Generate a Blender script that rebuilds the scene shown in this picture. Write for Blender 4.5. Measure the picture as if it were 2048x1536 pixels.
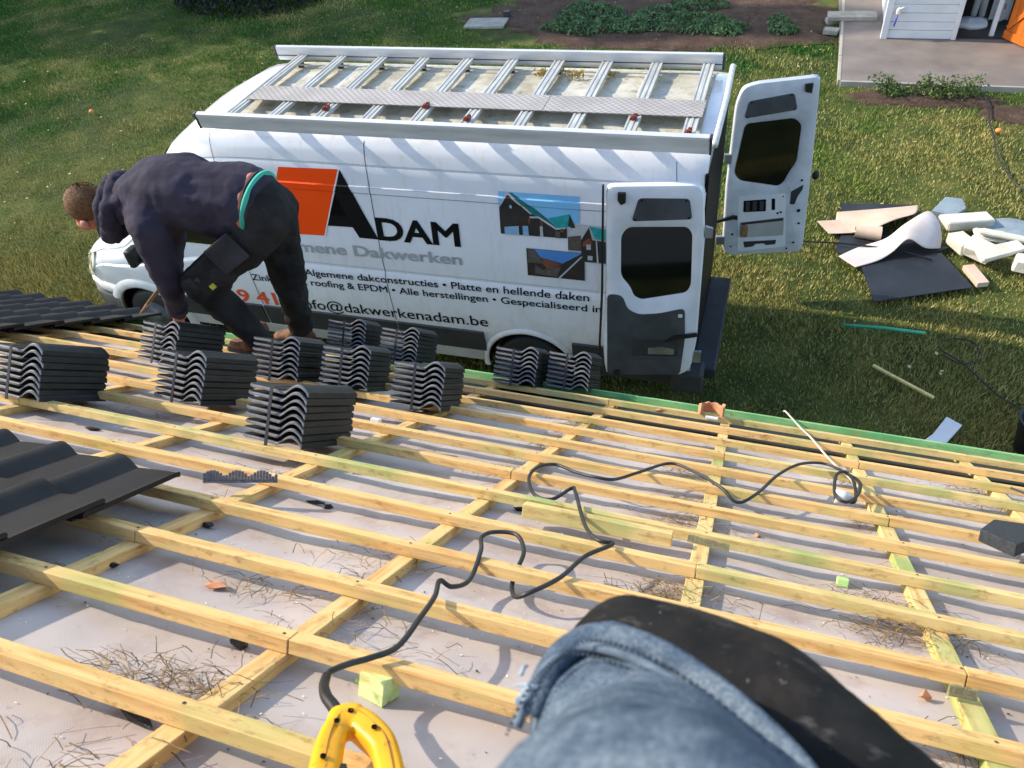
import bpy, bmesh, math, random
import numpy as np
from mathutils import Vector, Matrix, noise as mn
random.seed(7); rng = np.random.default_rng(7)
for o in list(bpy.data.objects): bpy.data.objects.remove(o)
scn = bpy.context.scene
COL = scn.collection

# ---------------------------------------------------------------- camera, light, exposure
CAM_H = 5.30
ROOF = math.radians(34.0)
PITCH, YAW, ROLL = math.radians(42.5035), math.radians(22.8786), math.radians(-6.9959)
cam_d = bpy.data.cameras.new('camera'); cam = bpy.data.objects.new('camera', cam_d); COL.objects.link(cam)
cam_d.sensor_width = 36.0; cam_d.lens = 36.0*1548.2/2048.0
cam_d.clip_start = .02; cam_d.clip_end = 400
cam_d.dof.use_dof = True; cam_d.dof.focus_distance = 4.2; cam_d.dof.aperture_fstop = 10.0
def cam_matrix():
    p, y, r = PITCH, YAW, ROLL
    f = Vector((0, math.cos(p), -math.sin(p))); u = Vector((0, math.sin(p), math.cos(p))); x = Vector((1, 0, 0))
    x2 = x*math.cos(r)+u*math.sin(r); u2 = -x*math.sin(r)+u*math.cos(r)
    R = Matrix.Rotation(y, 3, 'Z')
    x2, u2, f = R@x2, R@u2, R@f
    M = Matrix((x2, u2, -f)).transposed().to_4x4(); M.translation = (0, 0, CAM_H); return M
cam.matrix_world = cam_matrix()
scn.camera = cam
SUN_DIR = Vector((.84, -.04, -.55)).normalized()      # the way the light travels
w = bpy.data.worlds.new('World'); scn.world = w; w.use_nodes = True
nt = w.node_tree; nt.nodes.clear()
sky = nt.nodes.new('ShaderNodeTexSky'); sky.sky_type = 'NISHITA'; sky.sun_disc = False
sky.sun_elevation = math.asin(-SUN_DIR.z); sky.sun_rotation = math.atan2(-SUN_DIR.x, -SUN_DIR.y)
sky.air_density = 1.1; sky.dust_density = .9
bg = nt.nodes.new('ShaderNodeBackground'); bg.inputs['Strength'].default_value = .15
wo = nt.nodes.new('ShaderNodeOutputWorld')
nt.links.new(sky.outputs[0], bg.inputs[0]); nt.links.new(bg.outputs[0], wo.inputs[0])
sl = bpy.data.lights.new('sun', 'SUN'); sl.energy = 2.5; sl.angle = math.radians(.6); sl.color = (1, .91, .77)
so = bpy.data.objects.new('sun', sl); COL.objects.link(so)
so.rotation_euler = SUN_DIR.to_track_quat('-Z', 'Y').to_euler(); so.location = (-20, 5, 18)
scn.view_settings.view_transform = 'Standard'; scn.view_settings.look = 'None'
scn.view_settings.exposure = 1.30; scn.view_settings.gamma = 1
scn.render.resolution_x = 1024; scn.render.resolution_y = 768

# ---------------------------------------------------------------- helpers
WM = {}
def reg(o, M, parent):
    COL.objects.link(o)
    if parent is not None:
        o.parent = parent; o.matrix_parent_inverse = WM[parent].inverted()
    o.matrix_basis = M; WM[o] = M.copy()
def tag(o, label=None, cat=None, group=None, kind=None):
    if label: o['label'] = label
    if cat: o['category'] = cat
    if group: o['group'] = group
    if kind: o['kind'] = kind
    return o
def empty(name, loc=(0, 0, 0), M=None, parent=None, **kw):
    o = bpy.data.objects.new(name, None); o.empty_display_size = .1
    reg(o, M if M is not None else Matrix.Translation(loc), parent)
    return tag(o, **kw)
I4 = Matrix.Identity(4)
def link_mesh(name, me, mat=None, parent=None, M=None, smooth=False, **kw):
    if mat is not None and not me.materials: me.materials.append(mat)
    if smooth: me.shade_smooth()
    o = bpy.data.objects.new(name, me); reg(o, M if M is not None else I4, parent)
    return tag(o, **kw)
def mesh(name, vf, mat=None, parent=None, M=None, smooth=False, bevel=0, seg=2, center=False, auto=None, **kw):
    v, f = vf
    M = M.copy() if M is not None else Matrix.Identity(4)
    v = [Vector(p) for p in v]
    if center:
        c = sum(v, Vector())/len(v); v = [p-c for p in v]; M = M@Matrix.Translation(c)
    me = bpy.data.meshes.new(name); me.from_pydata([tuple(p) for p in v], [], f); me.update()
    if bevel:
        bm = bmesh.new(); bm.from_mesh(me)
        bmesh.ops.remove_doubles(bm, verts=bm.verts, dist=1e-5)
        bmesh.ops.recalc_face_normals(bm, faces=bm.faces)
        es = [e for e in bm.edges if len(e.link_faces) == 2 and e.calc_face_angle(0) > .5]
        bmesh.ops.bevel(bm, geom=es, offset=bevel, segments=seg, profile=.6, affect='EDGES', clamp_overlap=True)
        bm.to_mesh(me); bm.free()
    if auto is not None:
        me.shade_smooth()
        try: me.set_sharp_from_angle(angle=math.radians(auto))
        except Exception: pass
    return link_mesh(name, me, mat, parent, M, smooth, **kw)
def join(*L):
    V, F = [], []
    for v, f in L:
        n = len(V); V += list(v); F += [tuple(i+n for i in q) for q in f]
    return V, F
def box(x0, x1, y0, y1, z0, z1):
    return ([(x0,y0,z0),(x1,y0,z0),(x1,y1,z0),(x0,y1,z0),(x0,y0,z1),(x1,y0,z1),(x1,y1,z1),(x0,y1,z1)],
            [(0,3,2,1),(4,5,6,7),(0,1,5,4),(1,2,6,5),(2,3,7,6),(3,0,4,7)])
def cbox(c, s): return box(c[0]-s[0]/2,c[0]+s[0]/2,c[1]-s[1]/2,c[1]+s[1]/2,c[2]-s[2]/2,c[2]+s[2]/2)
def xf(vf, M): return [tuple(M@Vector(p)) for p in vf[0]], vf[1]
def prism(poly, a0, a1, axis='z'):
    n = len(poly); V = []
    for a in (a0, a1):
        for p, q in poly:
            V.append({'z':(p,q,a),'y':(p,a,q),'x':(a,p,q)}[axis])
    F = [tuple(range(n))[::-1], tuple(range(n, 2*n))]
    for i in range(n): F.append((i, (i+1)%n, n+(i+1)%n, n+i))
    return V, F
def rpoly(pts, r=.03, k=4):
    out = []; n = len(pts)
    for i in range(n):
        p = Vector(pts[i]); a = Vector(pts[i-1]); b = Vector(pts[(i+1)%n])
        da, db = (a-p), (b-p); rr = min(r, da.length*.45, db.length*.45)
        p0 = p+da.normalized()*rr; p1 = p+db.normalized()*rr
        for j in range(k+1):
            t = j/k; out.append(tuple(p0*(1-t)**2+p*2*t*(1-t)+p1*t*t))
    return out
def catmull(pts, k=8, closed=False):
    P = [Vector(p) for p in pts]; n = len(P); out = []
    for i in range(n if closed else n-1):
        if closed: a,b,c,d = P[(i-1)%n],P[i],P[(i+1)%n],P[(i+2)%n]
        else: a,b,c,d = P[max(i-1,0)],P[i],P[i+1],P[min(i+2,n-1)]
        for j in range(k):
            t=j/k; out.append(.5*((2*b)+(c-a)*t+(2*a-5*b+4*c-d)*t*t+(3*b-a-3*c+d)*t**3))
    if not closed: out.append(P[-1])
    return out
def tube(pts, r, n=8, closed=False, flat=None):
    P = [Vector(p) for p in pts]; m = len(P)
    R = r if isinstance(r, (list, tuple)) else [r]*m
    V, F = [], []; up = Vector((.13,.2,.97)); prev = None
    for i, p in enumerate(P):
        if closed: t = P[(i+1)%m]-P[i-1]
        else: t = P[min(i+1,m-1)]-P[max(i-1,0)]
        if t.length < 1e-9: t = Vector((0,0,1))
        t.normalize()
        a = up-t*up.dot(t) if prev is None else prev-t*prev.dot(t)
        if a.length < 1e-4: a = t.orthogonal()
        a.normalize(); b = t.cross(a); prev = a
        for j in range(n):
            th = 2*math.pi*j/n
            q = (a*math.cos(th)*(flat or 1)+b*math.sin(th))*R[i]
            V.append(tuple(p+q))
    L = m if closed else m-1
    for i in range(L):
        for j in range(n):
            F.append((i*n+j, i*n+(j+1)%n, ((i+1)%m)*n+(j+1)%n, ((i+1)%m)*n+j))
    if not closed:
        F.append(tuple(range(n))[::-1]); F.append(tuple(range((m-1)*n, m*n)))
    return V, F
def lathe(prof, n=24, axis='z'):
    V, F = [], []; m = len(prof)
    for r, z in prof:
        for j in range(n):
            th = 2*math.pi*j/n; c, s = r*math.cos(th), r*math.sin(th)
            V.append({'z':(c,s,z),'y':(c,z,s),'x':(z,c,s)}[axis])
    for i in range(m-1):
        for j in range(n): F.append((i*n+j, i*n+(j+1)%n, (i+1)*n+(j+1)%n, (i+1)*n+j))
    F.append(tuple(range(n))[::-1]); F.append(tuple(range((m-1)*n, m*n)))
    return V, F
def grid(fn, nu, nv, both=None):
    V = [fn(i/(nu-1), j/(nv-1)) for j in range(nv) for i in range(nu)]
    F = [(j*nu+i, j*nu+i+1, (j+1)*nu+i+1, (j+1)*nu+i) for j in range(nv-1) for i in range(nu-1)]
    return V, F
def slab(fn, nu, nv, th):
    """a sheet with thickness th (downwards)"""
    V, F = grid(fn, nu, nv); n = len(V)
    V2 = [(x, y, z-th) for x, y, z in V]
    F2 = [tuple(i+n for i in q[::-1]) for q in F]
    E = []
    for i in range(nu-1):
        E.append((i+1, i, n+i, n+i+1)); k=(nv-1)*nu+i; E.append((k, k+1, n+k+1, n+k))
    for j in range(nv-1):
        a=j*nu; E.append((a, a+nu, n+a+nu, n+a)); b=j*nu+nu-1; E.append((b+nu, b, n+b, n+b+nu))
    return V+V2, F+F2+E
def capsule(p0, r0, p1, r1, n=14, k=5):
    p0, p1 = Vector(p0), Vector(p1); d = p1-p0; L = d.length
    d = d.normalized() if L > 1e-6 else Vector((0,0,1))
    pts, rad = [], []
    for i in range(k+1):
        a = math.pi/2*(i/k); pts.append(p0-d*r0*math.cos(a)); rad.append(max(r0*math.sin(a), 1e-4))
    for i in range(k+1):
        a = math.pi/2*(i/k); pts.append(p1+d*r1*math.sin(a)); rad.append(max(r1*math.cos(a), 1e-4))
    return tube(pts, rad, n)
def ellipsoid(c, s, M=None, n=16, k=10):
    prof = [(max(math.sin(math.pi*i/k),1e-3), -math.cos(math.pi*i/k)) for i in range(k+1)]
    v, f = lathe(prof, n)
    T = Matrix.Translation(c)@(M or I4)@Matrix.Diagonal((*s, 1))
    return xf((v, f), T)
def remesh(name, vfs, mat, parent, voxel=.012, smooth=6, fn=None, **kw):
    v, f = join(*vfs)
    me = bpy.data.meshes.new(name+'_src'); me.from_pydata(v, [], f); me.update()
    o = bpy.data.objects.new(name+'_src', me); COL.objects.link(o)
    bm = bmesh.new(); bm.from_mesh(me); bmesh.ops.recalc_face_normals(bm, faces=bm.faces); bm.to_mesh(me); bm.free()
    m = o.modifiers.new('r', 'REMESH'); m.mode = 'VOXEL'; m.voxel_size = voxel; m.use_smooth_shade = True
    s = o.modifiers.new('s', 'SMOOTH'); s.factor = .5; s.iterations = smooth
    dg = bpy.context.evaluated_depsgraph_get()
    out = bpy.data.meshes.new_from_object(o.evaluated_get(dg)); out.name = name
    bpy.data.objects.remove(o); bpy.data.meshes.remove(me)
    if fn:
        nrm = [vv.normal.copy() for vv in out.vertices]
        for vv, nn in zip(out.vertices, nrm): vv.co += nn*fn(vv.co, nn)
        out.update()
    out.shade_smooth(); out.materials.clear()
    return link_mesh(name, out, mat, parent, **kw)
def copy_obj(o, M, parent=None):
    c = o.copy(); c.parent = None
    reg(c, M, parent); return c

# ---------------------------------------------------------------- materials
def lin(h):
    h = h.lstrip('#'); out = []
    for i in (0, 2, 4):
        c = int(h[i:i+2], 16)/255; out.append(c/12.92 if c <= .04045 else ((c+.055)/1.055)**2.4)
    return tuple(out)+(1,)
class NT:
    def __init__(s, name):
        s.m = bpy.data.materials.new(name); s.m.use_nodes = True; s.t = s.m.node_tree
        s.b = s.t.nodes['Principled BSDF']; s.o = s.t.nodes['Material Output']
    def n(s, kind, **kw):
        q = s.t.nodes.new('ShaderNode'+kind)
        for k, v in kw.items():
            if k in q.inputs: q.inputs[k].default_value = v
            else: setattr(q, k, v)
        return q
    def l(s, a, b): s.t.links.new(a, b)
    def coords(s, scale=(1,1,1), rnd=True, world=False):
        if world:
            g = s.n('NewGeometry'); src = g.outputs['Position']
        else:
            tc = s.n('TexCoord'); src = tc.outputs['Object']
        mp = s.n('Mapping'); mp.inputs['Scale'].default_value = scale
        s.l(src, mp.inputs['Vector'])
        if rnd and not world:
            oi = s.n('ObjectInfo'); mu = s.n('Math', operation='MULTIPLY'); mu.inputs[1].default_value = 37.0
            s.l(oi.outputs['Random'], mu.inputs[0]); s.l(mu.outputs[0], mp.inputs['Location'])
        return mp.outputs[0]
    def noise(s, vec, scale, detail=4, rough=.55, out='Fac'):
        q = s.n('TexNoise'); q.inputs['Scale'].default_value = scale; q.inputs['Detail'].default_value = detail
        q.inputs['Roughness'].default_value = rough; s.l(vec, q.inputs['Vector']); return q.outputs[out]
    def ramp(s, fac, cols):
        q = s.n('ValToRGB'); cr = q.color_ramp
        while len(cr.elements) < len(cols): cr.elements.new(.5)
        for e, (p, c) in zip(cr.elements, cols): e.position = p; e.color = c if len(c) == 4 else (*c, 1)
        s.l(fac, q.inputs[0]); return q.outputs[0]
    def mix(s, fac, a, b, mode='MIX'):
        q = s.n('MixRGB', blend_type=mode)
        for v, i in ((fac, 0), (a, 1), (b, 2)):
            if hasattr(v, 'links'): s.l(v, q.inputs[i])
            else: q.inputs[i].default_value = v
        return q.outputs[0]
    def bump(s, h, strength=.3, dist=.01):
        q = s.n('Bump'); q.inputs['Strength'].default_value = strength; q.inputs['Distance'].default_value = dist
        s.l(h, q.inputs['Height']); s.l(q.outputs[0], s.b.inputs['Normal'])
    def done(s, col=None, rough=.6, metal=0, spec=None, coat=0):
        if col is not None:
            if hasattr(col, 'links'): s.l(col, s.b.inputs['Base Color'])
            else: s.b.inputs['Base Color'].default_value = col
        if hasattr(rough, 'links'): s.l(rough, s.b.inputs['Roughness'])
        else: s.b.inputs['Roughness'].default_value = rough
        s.b.inputs['Metallic'].default_value = metal
        if spec is not None: s.b.inputs['Specular IOR Level'].default_value = spec
        if coat: s.b.inputs['Coat Weight'].default_value = coat; s.b.inputs['Coat Roughness'].default_value = .08
        return s.m
def pm(name, c1, c2=None, scale=6, rough=.6, metal=0, bump=.15, bscale=60, bdist=.004, spec=None, coat=0, stretch=(1,1,1), world=False, sharp=(.35,.68)):
    t = NT(name); v = t.coords(stretch, world=world)
    a = lin(c1); b = lin(c2) if c2 else tuple(min(1, x*1.25) for x in a[:3])+(1,)
    col = t.ramp(t.noise(v, scale, 6, .6), [(sharp[0], a), (sharp[1], b)])
    if bump: t.bump(t.noise(v, bscale, 3), bump, bdist)
    return t.done(col, rough, metal, spec, coat)
def wood(name, base, light, green, gamt=.5):
    t = NT(name); v = t.coords((1, 1, 1))
    vs = t.coords((1.6, 26, 26))
    grain = t.noise(vs, 2.2, 7, .62)
    col = t.ramp(grain, [(.28, lin(base)), (.52, lin(light)), (.75, tuple(min(1, c*1.12) for c in lin(light)[:3])+(1,))])
    g = t.ramp(t.noise(v, 3.1, 3, .6), [(.46+.10*(1-gamt), (0,0,0,1)), (.66, (gamt,)*3+(1,))])
    col = t.mix(g, col, lin(green))
    d = t.ramp(t.noise(t.coords((5, 12, 12)), 3.3, 8, .72), [(.55, (0,0,0,1)), (.73, (.85,)*3+(1,))])
    col = t.mix(d, col, lin('6e4c28'))
    e = t.ramp(t.noise(t.coords((1, 3, 3)), 9, 6, .7), [(.56, (0,0,0,1)), (.68, (.55,)*3+(1,))])
    col = t.mix(e, col, lin('b07a3e'))
    t.bump(grain, .35, .002)
    return t.done(col, .72, spec=.3)
MT = {}
MT['wood'] = wood('treated_pine', 'bd8a4c', 'dab476', '96a45c', .55)
MT['wood2'] = wood('treated_pine_greener', 'bb9454', 'd4ba7c', '8a9e5a', .85)
MT['wood_pale'] = wood('fresh_pine', 'd6b060', 'e8d08a', 'b9c878', .7)
MT['wood_green'] = wood('green_stained_pine', '5d9a58', '86b878', '4c9a5c', .9)
MT['offcut'] = wood('offcut_green', 'b5c878', 'cfe096', 'b8dd8c', .9)
MT['tile'] = pm('concrete_tile', '242423', '323230', 9, .5, bump=.35, bscale=190, bdist=.002, spec=.3)
MT['tile_laid'] = pm('laid_concrete_tile', '211e1d', '2e2a28', 7, .6, bump=.35, bscale=170, bdist=.002, spec=.25)
MT['tile_red'] = pm('tile_back_edge', '3a2c2a', '4a3a36', 7, .7)
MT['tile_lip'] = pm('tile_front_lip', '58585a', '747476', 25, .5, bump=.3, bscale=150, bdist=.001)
MT['strap'] = pm('black_strap', '1c1c20', '2a2a2e', 8, .45)
MT['black'] = pm('black_plastic', '0d0e10', '17181a', 12, .45)
MT['rubber'] = pm('black_rubber', '111214', '1d1e20', 20, .6)
MT['cable'] = pm('cable_rubber', '17181a', '2e2d2b', 14, .5, spec=.5)
def van_paint():
    t = NT('white_van_paint'); v = t.coords(rnd=False)
    c = t.ramp(t.noise(v, 1.5, 4), [(.3, lin('e0e2e6')), (.7, lin('eaebee'))])
    sp = t.n('SeparateXYZ'); t.l(v, sp.inputs[0])
    st = t.ramp(t.noise(t.coords((3, 3, .5), rnd=False), 5, 6, .7), [(.52, (0,0,0,1)), (.8, (.35,)*3+(1,))])     # run-off streaks
    c = t.mix(st, c, lin('b9b09c'))
    mr = t.n('MapRange'); mr.inputs[1].default_value = 1.25; mr.inputs[2].default_value = .45; t.l(sp.outputs[2], mr.inputs[0])   # road dirt thrown up from below
    mu = t.n('Math', operation='MULTIPLY'); t.l(mr.outputs[0], mu.inputs[0]); t.l(t.noise(v, 7, 6, .7), mu.inputs[1])
    c = t.mix(t.ramp(mu.outputs[0], [(.15, (0,0,0,1)), (.6, (.55,)*3+(1,))]), c, lin('9a8f7c'))
    return t.done(c, .24, coat=.5)
MT['white_paint'] = van_paint()
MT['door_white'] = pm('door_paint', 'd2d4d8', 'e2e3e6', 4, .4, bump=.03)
MT['door_grey'] = pm('bare_door_metal', 'b4b8be', 'c9ccd0', 5, .45, bump=.05)  # greyer tone for the door without trim
MT['grey_trim'] = pm('grey_door_trim', '383a3d', '4b4d51', 4, .6, bump=.2, bscale=90)
MT['dark_trim'] = pm('dark_trim', '25282b', '34373a', 5, .55)
MT['sill'] = pm('silver_sill', '9c9d9c', 'b4b3ae', 3, .5)
MT['alu'] = pm('aluminium', 'c2c2c2', 'd8d7d5', 3, .4, metal=.15, bump=.05, stretch=(1,8,8))
MT['alu_dirty'] = pm('weathered_aluminium', 'a3a29a', 'c9c7be', 4, .5, metal=.1, stretch=(6,1,1))
MT['red_clamp'] = pm('rusty_red_clamp', '5a2418', '8a3a24', 30, .7)
MT['orange'] = pm('orange_vinyl', 'fd4a00', 'ff5000', 2, .5, bump=0, spec=.2)
MT['ink'] = pm('black_vinyl', '08090a', '0d0e10', 2, .6, bump=0, spec=.15)
MT['ink_grey'] = pm('grey_vinyl_and_crease', '9fa0a2', 'a8a9ab', 2, .4, bump=0)
MT['grey_dark'] = pm('dark_grey', '2c2c2e', '38383a', 4, .6)
MT['steel'] = pm('steel', '8d8f92', 'a9abae', 8, .35, metal=.8)
MT['foam_white'] = pm('styrofoam', 'cbc5b2', 'dcd6c6', 8, .8, bump=.4, bscale=120)
MT['paper'] = pm('felt_underlay', 'bfa48c', 'd0b8a2', 3, .85, bump=.1)
MT['paper2'] = pm('felt_underlay_pale', 'c2b3a8', 'd2c8c4', 3, .85, bump=.1)
MT['epdm'] = pm('black_roofing_sheet', '1b1d20', '2c2e31', 3, .55, bump=.2, bscale=40)
MT['clay'] = pm('terracotta', 'b06e48', 'd69a70', 14, .8, bump=.4)
MT['white_plastic'] = pm('white_plastic', 'd8d4c8', 'e6e2d8', 6, .45)
MT['blue'] = pm('blue_plastic', '1c3f96', '2450b4', 6, .4)
MT['clear_lid'] = pm('grey_plastic_lid', '7d898e', '93a0a4', 5, .3)
MT['green_stick'] = pm('teal_painted_stick', '2c9a76', '43b48c', 8, .6)
def tool_yellow():
    t = NT('yellow_tool_plastic'); v = t.coords(rnd=False)
    c = t.ramp(t.noise(v, 9, 4), [(.3, lin('e09a08')), (.7, lin('f0ac10'))])
    c = t.mix(t.ramp(t.noise(t.coords((1, .5, 1), rnd=False), 55, 6, .75), [(.60, (0,0,0,1)), (.68, (.8,)*3+(1,))]), c, lin('7a4c1c'))
    t.bump(t.noise(v, 400, 2), .25, .0008); return t.done(c, .42, spec=.4)
MT['yellow'] = tool_yellow()
MT['concrete'] = pm('concrete_slab', '6c635c', '857b72', 1.2, .85, bump=.3, bscale=30, world=True)
MT['slab_edge'] = pm('slab_edge', '9a9488', 'aca698', 4, .85)
MT['white_board'] = pm('white_painted_board', 'd6d4d2', 'e2e0de', 3, .6, bump=.1)
MT['orange_door'] = pm('orange_stained_door', 'b85a12', 'd2701c', 3, .5, stretch=(8,8,1))
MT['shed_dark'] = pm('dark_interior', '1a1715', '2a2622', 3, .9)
MT['bounce_wall'] = pm('pale_bounce_wall', 'd8d4cc', 'e2dfd8', 4, .85)  # unseen house wall, tone kept pale to bounce light onto the van
MT['needle'] = pm('dry_needles', '5c4426', '9a7a48', 60, .8, bump=0, world=True)
MT['twig'] = pm('dark_twigs', '2e2418', '4a3a26', 60, .8, bump=0, world=True)
MT['stone'] = pm('stepping_stone', '8f8b80', 'aaa598', 6, .9, bump=.3)
MT['leaf'] = pm('leaves', '2c4a1a', '6a7c34', 11, .7, bump=0, world=True)
MT['heather'] = pm('heather_leaf', '3c5a34', '6f8c58', 9, .75, bump=0, world=True)
MT['darkleaf'] = pm('dark_leaf', '0e1a0e', '27371e', 7, .7, bump=0, world=True)
t = NT('dark_glass'); MT['glass'] = t.done(lin('0b0c0e'), .06, spec=.6)
t = NT('headlamp'); MT['lamp'] = t.done(t.ramp(t.noise(t.coords((1,1,1)), 12, 2), [(.4, lin('8b8878')), (.6, lin('f0ecd8'))]), .08, spec=.7, coat=.8)
# ---------------------------------------------------------------- ground
def ground_mat():
    t = NT('lawn_ground'); v = t.coords(world=True)
    big = t.noise(v, .33, 5, .6); mid = t.noise(v, 2.2, 6, .65); fine = t.noise(v, 42, 4, .7)
    c = t.ramp(mid, [(.3, lin('3c4c20')), (.5, lin('5f6a30')), (.7, lin('8a8248'))])
    c2 = t.ramp(mid, [(.3, lin('20381a')), (.6, lin('3a5424'))])
    c = t.mix(t.ramp(big, [(.42, (0,0,0,1)), (.62, (1,1,1,1))]), c, c2)
    c = t.mix(t.ramp(fine, [(.35, (.6,)*3+(1,)), (.65, (0,0,0,1))]), c, lin('2a2414'))
    t.bump(fine, .8, .03)
    return t.done(c, .9, spec=.15)
MT['lawn'] = ground_mat()
def blade_mat():
    t = NT('grass_blades'); v = t.coords(world=True)
    at = t.n('Attribute', attribute_name='tint')
    sp = t.n('SeparateColor'); t.l(at.outputs['Color'], sp.inputs[0])
    # r: random, g: dryness, b: lushness and painted tree shade
    green = t.ramp(sp.outputs[0], [(0, lin('4a6c22')), (.5, lin('6f8c34')), (1, lin('8fa048'))])
    lush_shade = t.ramp(sp.outputs[0], [(0, lin('21561a')), (1, lin('457c28'))])
    dry = t.ramp(sp.outputs[0], [(0, lin('857c40')), (.6, lin('a9a05c')), (1, lin('c8bd82'))])
    c = t.mix(sp.outputs[2], green, lush_shade); c = t.mix(sp.outputs[1], c, dry)
    m = t.done(c, .75, spec=.2)
    return m
MT['blades'] = blade_mat()
def ground_fn(u, v):
    x = -60+100*u; y = -12+62*v
    return (x, y, .03*mn.noise(Vector((x*.3, y*.3, 0)))-.03 if y > 3 else -.03)
link = mesh('lawn', grid(ground_fn, 120, 80), MT['lawn'], smooth=True, kind='structure', label='green and straw coloured lawn around the house')
# beds of bare soil
SOIL_C = [((-2.9, 16.2), (3.7, 1.75)), ((1.9, 12.75), (1.1, .30)), ((3.1, 12.3), (.5, .3)), ((-1.6, 17.6), (6, .9))]
def in_soil(x, y):
    d = np.full_like(x, 9.0)
    for (cx, cy), (a, b) in SOIL_C:
        d = np.minimum(d, ((x-cx)/a)**2+((y-cy)/b)**2)
    return d
def soil_mat():
    t = NT('bare_soil'); v = t.coords(world=True)
    c = t.ramp(t.noise(v, 3, 8, .7), [(.3, lin('3d2f27')), (.55, lin('57463b')), (.75, lin('6f5c4b'))])
    c = t.mix(t.ramp(t.noise(v, 30, 4, .7), [(.55, (0,0,0,1)), (.7, (.7,)*3+(1,))]), c, lin('84705a'))
    t.bump(t.noise(v, 25, 5, .7), .9, .03); return t.done(c, .95, spec=.1)
MT['soil'] = soil_mat()
for i, ((cx, cy), (a, b)) in enumerate(SOIL_C[:3]):
    def fn(u, v, cx=cx, cy=cy, a=a, b=b):
        th = u*2*math.pi; k = v*(1+.26*mn.noise(Vector((math.cos(th)*2.2+cx, math.sin(th)*2.2, 3)))+.2*mn.noise(Vector((math.cos(th)*9+cx, math.sin(th)*9, 5))))
        x, y = cx+a*k*math.cos(th), cy+b*k*math.sin(th)
        return (x, y, .004+.02*mn.noise(Vector((x*1.5, y*1.5, 7)))*(1 if v < .95 else 0)-.03*(v > .99))
    mesh('soil_bed', grid(fn, 72, 14), MT['soil'], smooth=True, kind='structure', label='bare brown soil of the garden bed')
# grass blades
def grass(n=430000):
    # denser towards the camera, none in beds or on the slab
    k = int(n*2.6)
    y = 4.6+rng.random(k)**1.35*15.4
    xl = -9.0-(y-5.0)*1.32; xr = 4.2+(y-5)*.12
    x = xl+(xr-xl)*rng.random(k)
    def fld(f, sx, sy, ox):
        return np.sin(x*f*sx+ox)*np.cos(y*f*sy+1.7*ox)+.6*np.sin((x+y)*f*1.7+2.3*ox)*np.cos((x-.6*y)*f*1.3+ox)+.4*np.sin(x*f*3.1+4*ox)*np.sin(y*f*3.7+ox)
    soil = in_soil(x, y)+.28*fld(2.1, 1, 1.1, .4)
    patch = fld(1.1, 1, .9, 2.2)+.8*fld(3.3, 1.1, 1, .9)
    keep = (soil > 1.05) & ~((x > .62) & (y > 13.1)) & (rng.random(k) < .62+.3*np.clip(patch, -1, 1))
    idx = np.nonzero(keep)[0][:n]; x, y, patch = x[idx], y[idx], patch[idx]; n = len(x)
    h = (.014+.024*rng.random(n))*(1+.25*np.clip(patch, -1, 1)); wd = .0035+.004*rng.random(n)
    wd *= 1+np.clip((y-7)/12, 0, 1)*.9
    th = rng.random(n)*2*np.pi; ln = (.25+.9*rng.random(n))*h; la = rng.random(n)*2*np.pi
    co = np.empty((n, 3, 3), np.float32)
    co[:, 0, 0] = x-np.cos(th)*wd; co[:, 0, 1] = y-np.sin(th)*wd; co[:, 0, 2] = -.035
    co[:, 1, 0] = x+np.cos(th)*wd; co[:, 1, 1] = y+np.sin(th)*wd; co[:, 1, 2] = -.035
    co[:, 2, 0] = x+np.cos(la)*ln; co[:, 2, 1] = y+np.sin(la)*ln; co[:, 2, 2] = h-.01
    me = bpy.data.meshes.new('grass'); me.vertices.add(3*n); me.loops.add(3*n); me.polygons.add(n)
    me.vertices.foreach_set('co', co.ravel()); me.loops.foreach_set('vertex_index', np.arange(3*n, dtype=np.int32))
    me.polygons.foreach_set('loop_start', np.arange(0, 3*n, 3, dtype=np.int32))
    me.update()
    dry = np.clip(.52+.42*fldv(x, y, .9, 5.1)+.35*fldv(x, y, 2.7, 1.1)-.42*np.clip((y-9.5)/4, -.9, 1)+np.clip((x-.2)/3, 0, .45)+.3*(rng.random(n)-.5), 0, 1)
    dry = np.where(rng.random(n) < .12, .9, dry)
    dry = np.clip(dry+.45*((x > -.6) & (y < 7.9))+.4*np.clip((9.6-y)/2.5, 0, 1)*(x < -5), 0, 1)
    lush_shade = np.clip(.35+.4*fldv(x, y, .7, 8.3)+.5*np.clip((y-10)/4, 0, 1), 0, 1)  # also deepens the green towards the back, painting in tree shade
    tint = np.stack([rng.random(n), dry, lush_shade, np.ones(n)], 1).astype(np.float32)
    a = me.color_attributes.new('tint', 'FLOAT_COLOR', 'POINT'); a.data.foreach_set('color', np.repeat(tint, 3, 0).ravel())
    link_mesh('grass', me, MT['blades'], kind='stuff', label='short patchy lawn grass, straw dry in places')
def fldv(x, y, f, o):
    return np.sin(x*f+o)*np.cos(y*f*1.13+1.7*o)+.6*np.sin((x+y)*f*1.7+2.3*o)*np.cos((x-.6*y)*f*1.3+o)+.4*np.sin(x*f*3.1+4*o)*np.sin(y*f*3.7+o)
grass()

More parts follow.
